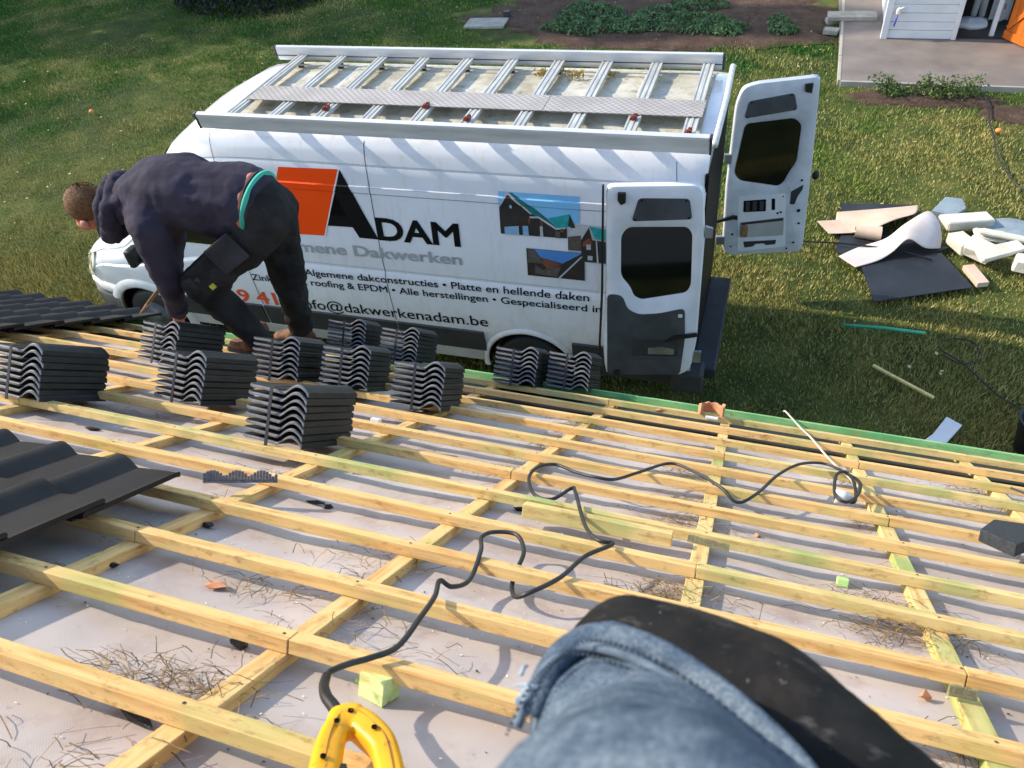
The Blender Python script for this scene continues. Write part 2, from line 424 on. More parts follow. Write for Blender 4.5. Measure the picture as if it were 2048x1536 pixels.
# fallen leaves, husks, chips (too many to count)
def specks(name, n, area, zfn, size, mat, label, M=None):
    V, F = [], []
    for i in range(n):
        x, y = area(i); z = zfn(x, y); s = size*(.5+random.random()); a = random.random()*6.3
        c, d = math.cos(a)*s, math.sin(a)*s; k = .35+.4*random.random(); b = len(V); tz = s*.4*(random.random()-.2)
        V += [(x-c, y-d, z), (x-d*k, y+c*k, z+tz), (x+c, y+d, z+.002), (x+d*k, y-c*k, z+tz*.5)]; F.append((b, b+1, b+2, b+3))
    return mesh(name, (V, F), mat, M=M, kind='stuff', label=label)
specks('leaf_litter', 420, lambda i: (-18+22*random.random(), 6+11*random.random()), lambda x, y: .03, .022, pm('dead_leaf', 'b09a68', 'd8c8a0', 40, .8, world=True, bump=0), 'pale dead leaves and chips scattered on the lawn')

# ---------------------------------------------------------------- shed on its slab
slabv = prism([(.69, 13.16), (5.6, 13.20), (5.6, 20.5), (.52, 20.5)], -.05, .055)
slab_o = mesh('paving', slabv, MT['concrete'], bevel=.008, kind='structure', label='grey concrete slab in front of the white shed')
V, F = [], []
for k in range(5):
    y = 13.17+k*1.05; V2, F2 = box(.655, .70, y, y+1.02, -.04, .062); mesh('edge_stone', (V2, F2), MT['slab_edge'], slab_o, bevel=.006)
for k in range(5):
    x = .70+k*1.0; mesh('edge_stone', box(x, x+.985, 13.12, 13.165, -.04, .062), MT['slab_edge'], slab_o, bevel=.006)
shed = empty('shed', (1.32, 15.06, .055), label='white boarded garden shed with an open orange door', cat='shed')
for k in range(16):
    z = .06+k*.138
    mesh('board', box(1.40, 2.45, 15.06+.004*(k%2), 15.085, z, z+.132), MT['white_board'], shed, bevel=.004)
for k in range(16):
    z = .06+k*.138
    mesh('side_board', box(1.36, 1.385, 15.1, 18.4, z, z+.132), MT['white_board'], shed, bevel=.004)
mesh('corner_trim', box(1.30, 1.40, 15.02, 15.12, .055, 2.3), MT['white_board'], shed, bevel=.006)
mesh('corner_trim', box(2.40, 2.47, 15.03, 15.12, .056, 2.3), MT['white_board'], shed, bevel=.006)
mesh('back_wall', box(1.4, 4.6, 18.3, 18.4, .05, 2.3), MT['shed_dark'], shed)
mesh('side_wall', box(4.6, 4.7, 15.1, 18.4, .05, 2.3), MT['shed_dark'], shed)
mesh('threshold', box(2.47, 4.6, 15.1, 15.18, .055, .075), MT['grey_dark'], shed)
mesh('floor', box(1.42, 4.6, 15.18, 18.3, .058, .066), pm('shed_floor', '4a443e', '5c554d', 3, .8), shed)
mesh('roof', xf(box(1.1, 4.9, 14.8, 18.7, 2.30, 2.38), Matrix.Identity(4)), MT['grey_dark'], shed)
mesh('lintel', box(2.47, 4.6, 15.06, 15.12, 2.1, 2.295), MT['white_board'], shed)
mesh('shelf', box(2.5, 3.1, 17.3, 18.2, .55, .59), MT['white_board'], shed)
mesh('door_post', box(2.99, 3.06, 15.22, 15.29, .066, 2.2), MT['white_board'], shed, bevel=.004)
dr = Matrix.Translation((3.20, 15.12, .07))@Matrix.Rotation(math.radians(-58), 4, 'Z')
for k in range(7):
    mesh('door_board', box(.005+k*.115, .115+k*.115, -.012, .012, 0, 2.0), MT['orange_door'], shed, M=dr, bevel=.003)
for z in (.02, 1.0, 1.85): mesh('door_rail', box(0, .81, -.04, -.014, z, z+.12), MT['orange_door'], shed, M=dr, bevel=.003)
mesh('door_brace', xf(box(0, 1.2, -.038, -.016, 0, .07), Matrix.Translation((.06, 0, .16))@Matrix.Rotation(math.radians(-48), 4, 'Y')), MT['orange_door'], shed, M=dr)
tap = empty('wall_tap', (1.50, 15.02, .5), label='white tap with a blue hose stub on the shed wall', cat='tap')
remesh('tap_body', [capsule((1.50, 15.05, .56), .028, (1.48, 14.98, .53), .03), ellipsoid((1.49, 14.985, .50), (.04, .035, .045)), capsule((1.53, 14.99, .57), .016, (1.56, 14.98, .585), .014)], MT['white_plastic'], tap, .012, 2)
mesh('hose_stub', tube([(1.485, 14.985, .46), (1.478, 14.98, .38), (1.466, 14.98, .28)], .013, 10), MT['blue'], tap, smooth=True)
def sack(name, c, s, mat, label, cat):
    e = ellipsoid((0, 0, 0), s)
    v = [(x+.04*mn.noise(Vector((x*9, y*9, z*9))), y+.03*mn.noise(Vector((y*9, z*9, x*8))), max(z, -s[2]*.6)+.05*mn.noise(Vector((x*8, y*8, 2)))) for x, y, z in e[0]]
    mesh(name, (v, e[1]), mat, M=Matrix.Translation(c), smooth=True, label=label, cat=cat)
sack('cloth_sack', (2.72, 15.65, .12), (.28, .20, .09), MT['white_board'], 'crumpled white sack lying on the shed floor', 'sack')
wb_ = empty('work_clothes', (3.15, 15.6, .07), label='white cloth with a red mark hanging in the shed', cat='cloth')
mesh('cloth', slab(lambda u, v: (2.98+.3*u, 15.62+.05*math.sin(u*9), .2+.65*v), 14, 10, .012), MT['white_board'], wb_)
mesh('red_mark', box(3.12, 3.18, 15.585, 15.60, .38, .46), pm('red_print', 'a02c30', 'b83a3c', 5, .6), wb_)
tr = empty('hung_trousers', (2.86, 16.0, .07), label='pale grey trousers hanging in the shed doorway', cat='trousers')
for dx in (-.06, .07): mesh('leg', capsule((2.86+dx, 16.0, .16), .05, (2.86+dx*.6, 16.02, .85), .065), MT['white_board'], tr, smooth=True)
ts = empty('timber_offcut', (.75, 16.25, .06), label='grey weathered plank lying across the slab corner', cat='plank')
mesh('plank', xf(box(-.42, .42, -.17, .17, 0, .07), Matrix.Translation((.83, 16.05, .058))@Matrix.Rotation(.05, 4, 'Z')), MT['stone'], ts, bevel=.008)
for k, (x, y, a) in enumerate([(.52, 16.0, .3), (.50, 15.45, -.2)]):
    mesh('broken_stone', xf(box(-.13, .13, -.09, .09, -.02, .07), Matrix.Translation((x, y, .0))@Matrix.Rotation(a, 4, 'Z')), MT['stone'], bevel=.02,
         label=['pale broken stone beside the grey plank end', 'small broken stone lying by the slab edge'][k], cat='stone')
# stepping stones
mesh('stepping_stone', xf(box(-.42, .42, -.26, .26, -.02, .035), Matrix.Translation((-6.18, 15.62, 0))@Matrix.Rotation(.08, 4, 'Z')), MT['stone'], bevel=.012, label='pale square stepping stone at the left end of the soil bed', cat='stone')
mesh('stepping_stone', xf(box(-.36, .36, -.24, .24, -.03, .024), Matrix.Translation((-1.36, 15.95, 0))@Matrix.Rotation(-.05, 4, 'Z')), MT['soil'], bevel=.012, label='soil covered stepping stone right of the ground cover plants', cat='stone')
mesh('small_post', box(-5.92, -5.80, 15.98, 16.10, 0, .12), MT['dark_trim'], bevel=.01, label='small dark block behind the pale stepping stone', cat='block')

# ---------------------------------------------------------------- plants
def leaf_cloud(pts, size, flat=.5, jit=1):
    V, F = [], []
    for p in pts:
        s = size*(.6+.8*random.random()); d = Vector((random.gauss(0,1), random.gauss(0,1), abs(random.gauss(0,1))*flat+.1)).normalized()
        a = d.orthogonal().normalized(); a = Matrix.Rotation(random.random()*6.3, 3, d)@a; b = d.cross(a)
        p = Vector(p); n = len(V)
        V += [tuple(p-a*s), tuple(p+b*s*.45), tuple(p+a*s+d*s*.2), tuple(p-b*s*.45)]; F.append((n, n+1, n+2, n+3))
    return V, F
def mound(c, a, b, h, n, seed):
    r = random.Random(seed); P = []
    for i in range(n):
        th = r.random()*6.283; k = math.sqrt(r.random()); lim = 1+.25*mn.noise(Vector((math.cos(th)*1.6, math.sin(th)*1.6, seed)))
        x, y = math.cos(th)*k*a*lim, math.sin(th)*k*b*lim
        z = h*math.sqrt(max(0, 1-k*k))*(.65+.5*mn.noise(Vector((x*4+seed, y*4, 1)))+.3*r.random())
        P.append((c[0]+x, c[1]+y, max(.015, z)))
    return P
def shrub(name, c, a, b, h, n, seed, mat, size, label, cat='plant', group=None):
    e = empty(name, (c[0], c[1], 0), label=label, cat=cat, group=group)
    mesh('foliage', leaf_cloud(mound(c, a, b, h, n, seed), size), mat, e)
    r = random.Random(seed); st = []
    for i in range(7):
        th = r.random()*6.28; q = Vector((c[0]+math.cos(th)*a*.6, c[1]+math.sin(th)*b*.6, h*.6)); st.append(tube([(c[0], c[1], 0), tuple(q)], [.012, .005], 5))
    mesh('stems', join(*st), MT['twig'], e)
HL = [((-4.05, 16.15), .80, .50, .30, 3000, 'grey green ground cover mound at the left rear of the bed'),
      ((-4.05, 15.45), .95, .42, .26, 3000, 'grey green ground cover mound at the front left of the bed'),
      ((-3.15, 15.55), .50, .40, .24, 1700, 'small ground cover mound touching the front left mound'),
      ((-2.75, 16.3), .6, .35, .16, 1100, 'thin brownish ground cover patch in the middle of the bed'),
      ((-2.05, 16.75), .6, .3, .26, 1300, 'ground cover mound highest up in the bed'),
      ((-1.95, 15.65), .95, .52, .28, 3400, 'broad bright green ground cover mound at the right front of the bed'),
      ((-1.35, 15.35), .35, .25, .2, 900, 'little ground cover tuft at the right tip of the broad mound'),
      ((-.42, 15.85), .24, .2, .22, 700, 'small round plant, the rear one of the pair near the slab'),
      ((-.30, 15.45), .30, .22, .24, 800, 'small round plant, the front one of the pair near the slab')]
for i, (c, a, b, h, n, lb) in enumerate(HL): shrub('ground_cover_plant', c, a*.95, b*.9, h*.72, int(n*.62), 20+i, MT['heather'], .035, lb, group='ground cover plants in the soil bed')
shrub('dark_bush', (-12.6, 16.75), 1.75, 1.1, 1.3, 9000, 71, MT['darkleaf'], .07, 'dark leafy evergreen bush at the top left of the lawn', 'bush')
def spray(c, n, L, seed, label, lean):
    e = empty('straggly_shrub', (c[0], c[1], 0), label=label, cat='shrub', group='straggly shrubs by the slab')
    r = random.Random(seed); st, lv = [], []
    for i in range(n):
        th = r.random()*6.28; ln = L*(.45+.7*r.random()); el = .35+.8*r.random()
        p0 = Vector((c[0]+.18*r.gauss(0,1), c[1]+.07*r.gauss(0,1), 0)); d = Vector((math.cos(th)*math.cos(el)+lean, math.sin(th)*math.cos(el)*.7, math.sin(el)))
        pts = [p0+d*ln*k/6+Vector((0, 0, -.35*ln*(k/6)**2)) for k in range(7)]
        st.append(tube(pts, [.007-.0008*k for k in range(7)], 4))
        for k in range(int(ln*75)):
            q = pts[0].lerp(pts[3], 0) if False else pts[min(6, 1+int(r.random()*6))]; lv.append(tuple(q+Vector((r.gauss(0,.035), r.gauss(0,.035), r.gauss(0,.03)))))
    mesh('stems', join(*st), MT['twig'], e); mesh('foliage', leaf_cloud(lv, .026), MT['leaf'], e)
spray((1.55, 12.85), 22, .42, 3, 'low straggly green shrub at the slab edge, the left one', -.1)
spray((2.12, 12.85), 24, .62, 4, 'taller straggly shrub with arching shoots over the slab edge', .05)

# ---------------------------------------------------------------- things on the lawn
def sheet(name, quad, mat, label, cat, th=.012, z=.03, lift=None, nu=24, nv=12):
    A, B, C_, D_ = [Vector(q) for q in quad]
    def fn(u, v):
        p = A.lerp(B, u).lerp(D_.lerp(C_, u), v); h = lift(u, v) if lift else 0
        return (p.x, p.y, z+h+.006*mn.noise(Vector((p.x*4, p.y*4, 9))))
    return mesh(name, slab(fn, nu, nv, th), mat, label=label, cat=cat, smooth=False, auto=40)
sheet('roofing_sheet', [(1.00, 8.10), (1.15, 7.35), (2.13, 7.80), (1.86, 8.42)], MT['epdm'], 'flat black roofing sheet lying nearest on the lawn', 'roofing sheet', .01, .05)
sheet('roofing_sheet', [(.74, 8.25), (1.30, 7.98), (1.95, 8.55), (.85, 8.95)], MT['epdm'], 'black roofing sheet half under the felt strips', 'roofing sheet', .01, .045)
sheet('roofing_sheet', [(.78, 9.35), (.80, 9.10), (1.65, 9.25), (1.60, 9.45)], MT['epdm'], 'black roofing sheet sticking out behind the felt strips', 'roofing sheet', .01, .045)
sheet('felt_strip', [(.52, 8.85), (.66, 8.58), (.98, 8.66), (.86, 8.93)], MT['paper'], 'short beige felt piece at the left tip of the pile', 'felt', .008, .07)
def patch(name, rows, mat, label, th=.007, k=7):
    R = [catmull(r, k) for r in rows]; n = len(R[0]); G_ = [catmull([r[i] for r in R], k) for i in range(n)]; m = len(G_[0])
    V = [tuple(G_[i][j]) for j in range(m) for i in range(n)]
    F = [(j*n+i, j*n+i+1, (j+1)*n+i+1, (j+1)*n+i) for j in range(m-1) for i in range(n-1)]
    o = mesh(name, (V, F), mat, smooth=True, label=label, cat='felt'); q = o.modifiers.new('t', 'SOLIDIFY'); q.thickness = th; q.offset = 0; return o
patch('felt_strip', [[(.74, 9.12, .05), (1.0, 9.17, .07), (1.34, 9.25, .09), (1.67, 9.42, .06)], [(.73, 8.88, .06), (.96, 8.82, .09), (1.23, 8.81, .17), (1.59, 9.04, .16)], [(.73, 8.71, .05), (.92, 8.65, .07), (1.12, 8.60, .17), (1.36, 8.84, .19)]], MT['paper'], 'wide beige felt sheet rolled up along its front edge')
patch('felt_strip', [[(.96, 7.94, .06), (1.19, 8.10, .07), (1.33, 8.22, .12), (1.48, 8.36, .22), (1.67, 8.36, .13), (1.85, 8.49, .06)], [(.87, 8.03, .06), (1.09, 8.22, .08), (1.30, 8.36, .14), (1.47, 8.52, .25), (1.70, 8.68, .22), (1.86, 8.65, .12)], [(.78, 8.13, .06), (1.0, 8.35, .07), (1.27, 8.50, .12), (1.46, 8.69, .22), (1.72, 9.01, .22), (1.84, 8.85, .16)]], MT['paper2'], 'long pale felt strip arching over the black sheets')
cv = []
for i in range(25):
    a = -.4+i/24*4.6; cv.append((.0, math.cos(a)*.09, math.sin(a)*.08))
def rollfn(u, v):
    c = cv[min(24, int(v*24+.5))]; p = Vector((.94, 8.62)).lerp(Vector((1.22, 8.60)), u); return (p.x, p.y+c[1]*(.7+.3*u), .115+c[2]*(.8+.2*u))
mesh('felt_roll', slab(rollfn, 10, 25, .008), MT['paper'], label='beige felt curled into an open roll on the pile', cat='felt', auto=40)
def foam(c, s, rot, label, tilt=(0, 0)):
    M = Matrix.Translation(c)@Matrix.Rotation(rot, 4, 'Z')@Matrix.Rotation(tilt[0], 4, 'X')@Matrix.Rotation(tilt[1], 4, 'Y')
    v, f = cbox((0, 0, 0), s); v = [(x*random.uniform(.82, 1.1), y*random.uniform(.8, 1.12), z*random.uniform(.85, 1.1)) for x, y, z in v]
    v = [(x, y, z*.72) for x, y, z in v]
    mesh('foam_block', (v, f), MT['foam_white'], M=M, bevel=.014, seg=1, label=label, cat='foam block', group='white foam blocks in the rubbish pile')
foam((2.13, 8.98, .15), (.55, .22, .17), .30, 'long white foam block at the back of the pile')
foam((2.06, 8.55, .11), (.20, .28, .20), .5, 'upright white foam block next to the pale felt strip')
foam((2.22, 8.42, .13), (.30, .22, .2), -.5, 'white foam block in the middle of the foam heap', (.2, .1))
foam((2.52, 8.62, .20), (.62, .12, .07), -.12, 'thin white foam bar on top pointing right', (0, .08))
foam((2.40, 8.33, .19), (.48, .16, .10), .45, 'white foam block tilted towards the black sheet', (.3, -.15))
foam((2.66, 8.22, .13), (.26, .22, .18), -.15, 'square white foam cube at the right end of the heap')
foam((2.34, 8.68, .16), (.34, .2, .05), .1, 'flat white foam plate lying over the heap', (.15, .1))
M = Matrix.Translation((2.62, 8.92, .10))@Matrix.Rotation(-.3, 4, 'Z')@Matrix.Rotation(.15, 4, 'X')
mesh('oval_tub_cover', xf(lathe([(.02, 0), (.27, 0), (.29, .012), (.27, .026), (.02, .02)], 32), Matrix.Diagonal((1, .72, 1, 1))), MT['clear_lid'], M=M, smooth=True, label='grey oval plastic lid behind the foam heap', cat='lid')
mesh('plastic_box', prism([(1.78, 9.18), (2.02, 9.10), (2.16, 9.30), (2.14, 9.52), (1.95, 9.54)], .02, .14), MT['clear_lid'], bevel=.012, label='grey plastic piece at the back of the rubbish pile', cat='plastic')
mesh('wood_block', xf(box(-.06, .06, -.17, .17, 0, .06), Matrix.Translation((2.17, 8.02, .02))@Matrix.Rotation(.35, 4, 'Z')), MT['paper'], bevel=.004, label='short pale wood block at the corner of the black sheet', cat='wood block')
mesh('painted_stick', tube([(.85, 6.87, .055), (1.24, 6.89, .065), (1.62, 6.90, .055)], .016, 10), MT['green_stick'], smooth=True, label='teal painted stick lying in the shade', cat='stick')
mesh('batten_offcut', xf(box(-.31, .31, -.014, .014, 0, .02), Matrix.Translation((1.39, 6.12, .045))@Matrix.Rotation(math.radians(-34), 4, 'Z')), MT['wood_pale'], label='thin pale lath lying in the shade', cat='lath')
mesh('white_board', prism([(1.52, 5.35), (1.62, 5.48), (1.74, 5.72), (1.86, 5.64), (1.70, 5.36)], .03, .055), MT['white_board'], bevel=.003, label='white board on the shaded grass next to the eaves', cat='board')
mesh('ground_cable', tube(catmull([(2.70, 12.9, .05), (2.72, 12.42, .05), (2.68, 11.9, .05), (2.69, 11.45, .05), (2.68, 10.9, .05), (2.73, 10.46, .05), (2.86, 10.05, .05), (3.3, 9.8, .05)], 6), .011, 6), MT['cable'], smooth=True, label='dark cable running over the lawn to the slab', cat='cable')
mesh('ground_cable', tube(catmull([(.05, 8.40, .05), (.4, 8.38, .06), (.85, 8.36, .09), (1.4, 8.30, .10), (1.75, 8.22, .07)], 6), .010, 6), MT['black'], smooth=True, label='thin black cord leading from the far door to the pile', cat='cord')
mesh('hose_loop', tube(catmull([(1.75, 6.6, .05), (1.92, 6.5, .05), (2.1, 6.62, .05), (2.05, 6.85, .05), (1.85, 6.86, .05), (1.74, 6.7, .05), (1.95, 6.48, .05), (2.2, 6.1, .05), (2.45, 5.9, .05)], 6), .007, 6), MT['rubber'], smooth=True, label='dark hose loop on the shaded grass', cat='hose')
for (x, y, lb) in [(-12.14, 10.6, 'orange fallen fruit alone on the left lawn'), (2.77, 11.64, 'yellow fallen fruit beside the dark cable')]:
    mesh('fallen_fruit', ellipsoid((x, y, .05), (.045, .04, .035)), pm('fruit', 'd8823c', 'e8a050', 9, .6), smooth=True, label=lb, cat='fruit')
mesh('rubble_tub', xf(lathe([(.16, 0), (.21, .34), (.225, .36), (.205, .36), (.17, .05)], 28), Matrix.Translation((2.42, 5.52, -.01))), MT['rubber'], smooth=True, label='black rubber tub by the eaves at the right edge', cat='tub')

# ---------------------------------------------------------------- pines left of the lawn (their shade lies over the back of the garden)
def pine(x, y, h, z0, r, n, label, seed):
    e = empty('pine_tree', (x, y, 0), label=label, cat='tree', group='pines along the left of the garden'); q = random.Random(seed)
    mesh('trunk', tube([(x, y, -.1), (x+.1, y, h*.4), (x, y+.1, h*.95)], [.22, .16, .04], 10), MT['twig'], e, smooth=True)
    P = []
    for i in range(int(n*1.5)):
        u = q.random()**.8; z = z0+(h-z0)*u; rr = r*(1-u)**.7*(.25+.75*q.random()**.5)*(1+.3*math.sin(z*3)); a = q.random()*6.283
        P.append((x+math.cos(a)*rr, y+math.sin(a)*rr, z-.25*rr))
    mesh('crown', leaf_cloud(P, .27), MT['darkleaf'], e)
for i, (x, y, h, z0, r, n, lb) in enumerate([(-27.0, 10.9, 8.5, .6, 2.2, 3600, 'short pine nearest the house at the left of the garden'), (-27.5, 14.4, 9.5, .6, 2.5, 4200, 'short bushy pine, second from the house'), (-27.0, 18.2, 10, .6, 2.6, 4200, 'short pine, third from the house'), (-29.0, 17.4, 21, 5, 3.0, 7000, 'tall pine behind the short pines, the near one'),
    (-28.0, 20.6, 22, 6, 3.2, 7000, 'tall pine behind the short pines, the far one'), (-24.5, 22.8, 20, 4, 3.2, 6500, 'tall pine at the far left corner of the garden'), (-18.0, 22.6, 15, 3, 3.0, 5500, 'pine behind the back of the lawn')]): pine(x, y, h, z0, r, n, lb, 90+i)
# ---------------------------------------------------------------- the house and its roof
ex = Vector((1, 0, 0)); ed = Vector((0, math.cos(ROOF), -math.sin(ROOF))); en = Vector((0, math.sin(ROOF), math.cos(ROOF)))
HR = .75
RM = Matrix((ex, ed, en)).transposed().to_4x4(); RM.translation = Vector((0, 0, CAM_H))-en*HR
def RP(s, t, h=0): return RM@Vector((s, t, h))
BAT = lambda k: 4.1557-.25181*k
house = empty('house', (0, 0, 0), label='low house with its roof stripped to pale battens over grey membrane', cat='house')
RAFT = [(-4.55,-4.5),(-3.86,-3.82),(-3.20,-3.16),(-2.55,-2.58),(-1.885,-1.86),(-1.31,-1.30),(-.75,-.655),(-.038,-.068),(.50,.492),(1.05,1.0),(1.62,1.6),(2.2,2.2),(2.85,2.85),(3.5,3.5)]
def raft_s(r, t): return r[0]+(r[1]-r[0])*(t-.9)/2.8
def memb(s, t):
    # membrane: tight over the rafters, slack between them
    L = [raft_s(r, t) for r in RAFT]
    L = [-9, -8.4, -7.8, -7.1, -6.45, -5.8, -5.2]+L+[4.2, 4.9, 5.6]
    for a, b in zip(L, L[1:]):
        if a <= s <= b: u = (s-a)/(b-a); break
    else: u = 0
    sag = math.sin(math.pi*u)
    wv = mn.noise(Vector((s*2.3, t*1.2, 4)))*.6+mn.noise(Vector((s*6.5, t*2.6, 1)))*.28
    return -.056-sag*(.010+.014*wv)-.005*mn.noise(Vector((s*14, t*5, 2)))*sag
def mem_mat():
    t = NT('roof_membrane'); v = t.coords(rnd=False)
    c = t.ramp(t.noise(v, 1.6, 5, .6), [(.3, lin('a4978f')), (.7, lin('c2b6ad'))])
    st = t.ramp(t.noise(v, 5.5, 6, .7), [(.50, (0,0,0,1)), (.72, (.7,)*3+(1,))])
    c = t.mix(st, c, lin('947e74'))
    d = t.ramp(t.noise(v, 38, 5, .75), [(.63, (0,0,0,1)), (.72, (.6,)*3+(1,))])
    c = t.mix(d, c, lin('7c7476'))
    wv = t.n('TexWave', wave_type='BANDS', bands_direction='DIAGONAL'); wv.inputs['Scale'].default_value = 120; t.l(v, wv.inputs['Vector'])
    t.bump(wv.outputs['Fac'], .10, .001)
    return t.done(c, .8, spec=.25)
nu, nv = 300, 120
V, F = grid(lambda u, v: (-6.6+11.2*u, -1.6+5.65*v, memb(-6.6+11.2*u, -1.6+5.65*v)), nu, nv)
mesh('membrane', (V, F), mem_mat(), house, M=RM, smooth=True)
mesh('eaves_apron', slab(lambda u, v: (-6.6+11.2*u, 3.66+.46*v, -.042-.012*math.sin(v*3)+.004*mn.noise(Vector((u*60, v*3, 0)))), 160, 8, .002), MT['rubber'], house, M=RM)
mesh('roof_deck', box(-6.6, 4.6, -1.6, 4.0, -.22, -.11), MT['grey_dark'], house, M=RM)
# counter battens running down the slope
for i, r in enumerate(RAFT):
    t0, t1 = -1.5, 4.05; s0, s1 = raft_s(r, t0), raft_s(r, t1)
    L = t1-t0; M = RM@Matrix.Translation((s0, t0, 0))@Matrix.Rotation(math.atan2(-(s1-s0), L)+math.pi/2, 4, 'Z')
    # local x runs down the slope
    n = 28; V, F = [], []; w2 = .0205+.002*random.random()
    mesh('counter_batten', box(0, L, -w2, w2, -.058, -.0295), MT['wood2'] if i > 6 else MT['wood'], house, M=M, bevel=.0018, seg=1)
# battens along the slope
def batten(t, s0, s1, mat, name='batten', dh=0, w=.036, dep=.029):
    n = int((s1-s0)/.25)+1; V, F = [], []
    for i in range(n+1):
        s = s0+(s1-s0)*i/n; dt = .004*mn.noise(Vector((s*.7, t*5, 0))); dz = .0015*mn.noise(Vector((s*.9, t*5, 6)))+dh
        V += [(s, t+dt, dz-dep), (s, t+dt+w, dz-dep), (s, t+dt+w, dz), (s, t+dt, dz)]
    for i in range(n):
        b = 4*i
        for j in range(4): F.append((b+j, b+4+j, b+4+(j+1)%4, b+(j+1)%4))
    F.append((0, 1, 2, 3)); m = 4*n; F.append((m+3, m+2, m+1, m))
    return mesh(name, (V, F), mat, house, M=RM, bevel=.0014, seg=1, center=True)
for k in range(1, 20):
    t = BAT(k)+random.uniform(-.002, .002)
    # two lengths butted over a counter batten
    j = [-.66, -1.31, .49, -.04, -1.87, .50, -.70, -2.56, -.05, .50, -1.305, -.72, .5, -1.88, -.04, -.7, .5, -1.3, -.7][k-1]
    batten(t, -6.5, j-.001, MT['wood2'] if k in (1, 8) else MT['wood'])
    batten(t+.001, j+.001, 4.5, MT['wood2'] if k in (1, 4, 8, 9) else MT['wood'], dh=.0006)
batten(4.095, -6.55, 4.55, MT['wood_green'], 'eaves_board', dh=.004, w=.032, dep=.09)
# nails in the battens over the counter battens
V, F = [], []
for k in range(1, 17):
    for r in RAFT[3:12]:
        t = BAT(k)+.016+random.uniform(-.005, .005); s = raft_s(r, t)+random.uniform(-.008, .008)
        v, f = lathe([(.0028, 0), (.0034, .0006), (.001, .0012)], 6); n = len(V)
        V += [(x+s, y+t, z+.001) for x, y, z in v]; F += [tuple(q+n for q in g) for g in f]
mesh('nail_heads', (V, F), MT['grey_dark'], house, M=RM, kind='stuff')
# gutter apron and gutter
mesh('gutter_apron', slab(lambda u, v: (-6.6+11.2*u, 4.10+.16*v, -.05-.07*v+.006*mn.noise(Vector((u*40, v*2, 0)))), 120, 6, .004), MT['rubber'], house, M=RM)
gp = [(math.cos(math.pi+math.pi*i/10)*.065, math.sin(math.pi+math.pi*i/10)*.065) for i in range(11)]
gq = [(x*.93, y*.93) for x, y in gp[::-1]]
ge = RP(0, 4.22, -.16)
mesh('gutter', prism([(ge.y+x, ge.z+y) for x, y in gp+gq], -6.6, 4.6, 'x'), MT['dark_trim'], house)
wy = RP(0, 3.6, 0).y
mesh('wall', box(-6.3, 4.3, -6.0, wy, -.05, 2.2), MT['bounce_wall'], house)
mesh('soffit', box(-6.5, 4.5, wy, RP(0, 4.05, 0).y, 2.20, 2.24), MT['white_board'], house)
rg = RP(0, -1.6, -.06)
mesh('far_slope', xf(box(-6.6, 4.6, -5.6, 0, -.1, 0), Matrix.Translation(rg)@Matrix.Rotation(ROOF, 4, 'X')), MT['tile_laid'], house)

# ---------------------------------------------------------------- roof tiles
TW, TL = .232, .315
def tile_profile(n=22):
    """height across the width: interlock edge, flat pan, then a round roll (x 0..TW)"""
    out = []
    for i in range(n+1):
        u = i/n; x = TW*u
        if u < .06: z = .004+.006*(1-u/.06)
        elif u < .60: z = .005-.010*((u-.06)/.54)**1.4
        else: z = -.005+.030*math.sin((u-.60)/.43*math.pi)**1.1
        out.append((x, z))
    return out
def tile_mesh(name, mat, th=.0085, flip=False):
    pr = tile_profile(); n = len(pr); V, F = [], []
    ys = [0, .004, .018, TL*.5, TL-.03, TL-.008, TL]
    dz = [-.006, -.0015, 0, 0, 0, .0015, -.002]
    for y, d in zip(ys, dz):
        for x, z in pr: V.append((x, y, z+d))
    for y, d in zip(ys, dz):
        for i, (x, z) in enumerate(pr): V.append((x, y, z-th-(.003 if y in (0,) else 0) if i < n-1 else -.017))
    m = len(ys); N = n*m
    for j in range(m-1):
        for i in range(n-1):
            a = j*n+i; F.append((a, a+1, a+n+1, a+n)); F.append((N+a+n, N+a+n+1, N+a+1, N+a))
    for i in range(n-1):
        F.append((i+1, i, N+i, N+i+1)); b = (m-1)*n+i; F.append((b, b+1, N+b+1, N+b))
    for j in range(m-1):
        a = j*n; F.append((a, a+n, N+a+n, N+a)); b = j*n+n-1; F.append((b+n, b, N+b, N+b+n))
    # nibs under the head
    for cx in (.05, .15):
        v, f = box(cx, cx+.03, TL-.03, TL-.012, -th-.014, -th+.001); b = len(V); V += v; F += [tuple(q+b for q in g) for g in f]
    if flip:
        V = [(TW-x, TL-y, z) for x, y, z in V]
    me = bpy.data.meshes.new(name); me.from_pydata(V, [], F); me.update(); me.materials.append(mat)
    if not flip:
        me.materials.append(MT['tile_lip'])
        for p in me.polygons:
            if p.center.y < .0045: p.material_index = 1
    me.shade_smooth()
    try: me.set_sharp_from_angle(angle=math.radians(38))
    except Exception: pass
    return me
TILE = tile_mesh('roof_tile', MT['tile']); TILE_LAID = tile_mesh('laid_tile', MT['tile_laid'], th=.014, flip=True)
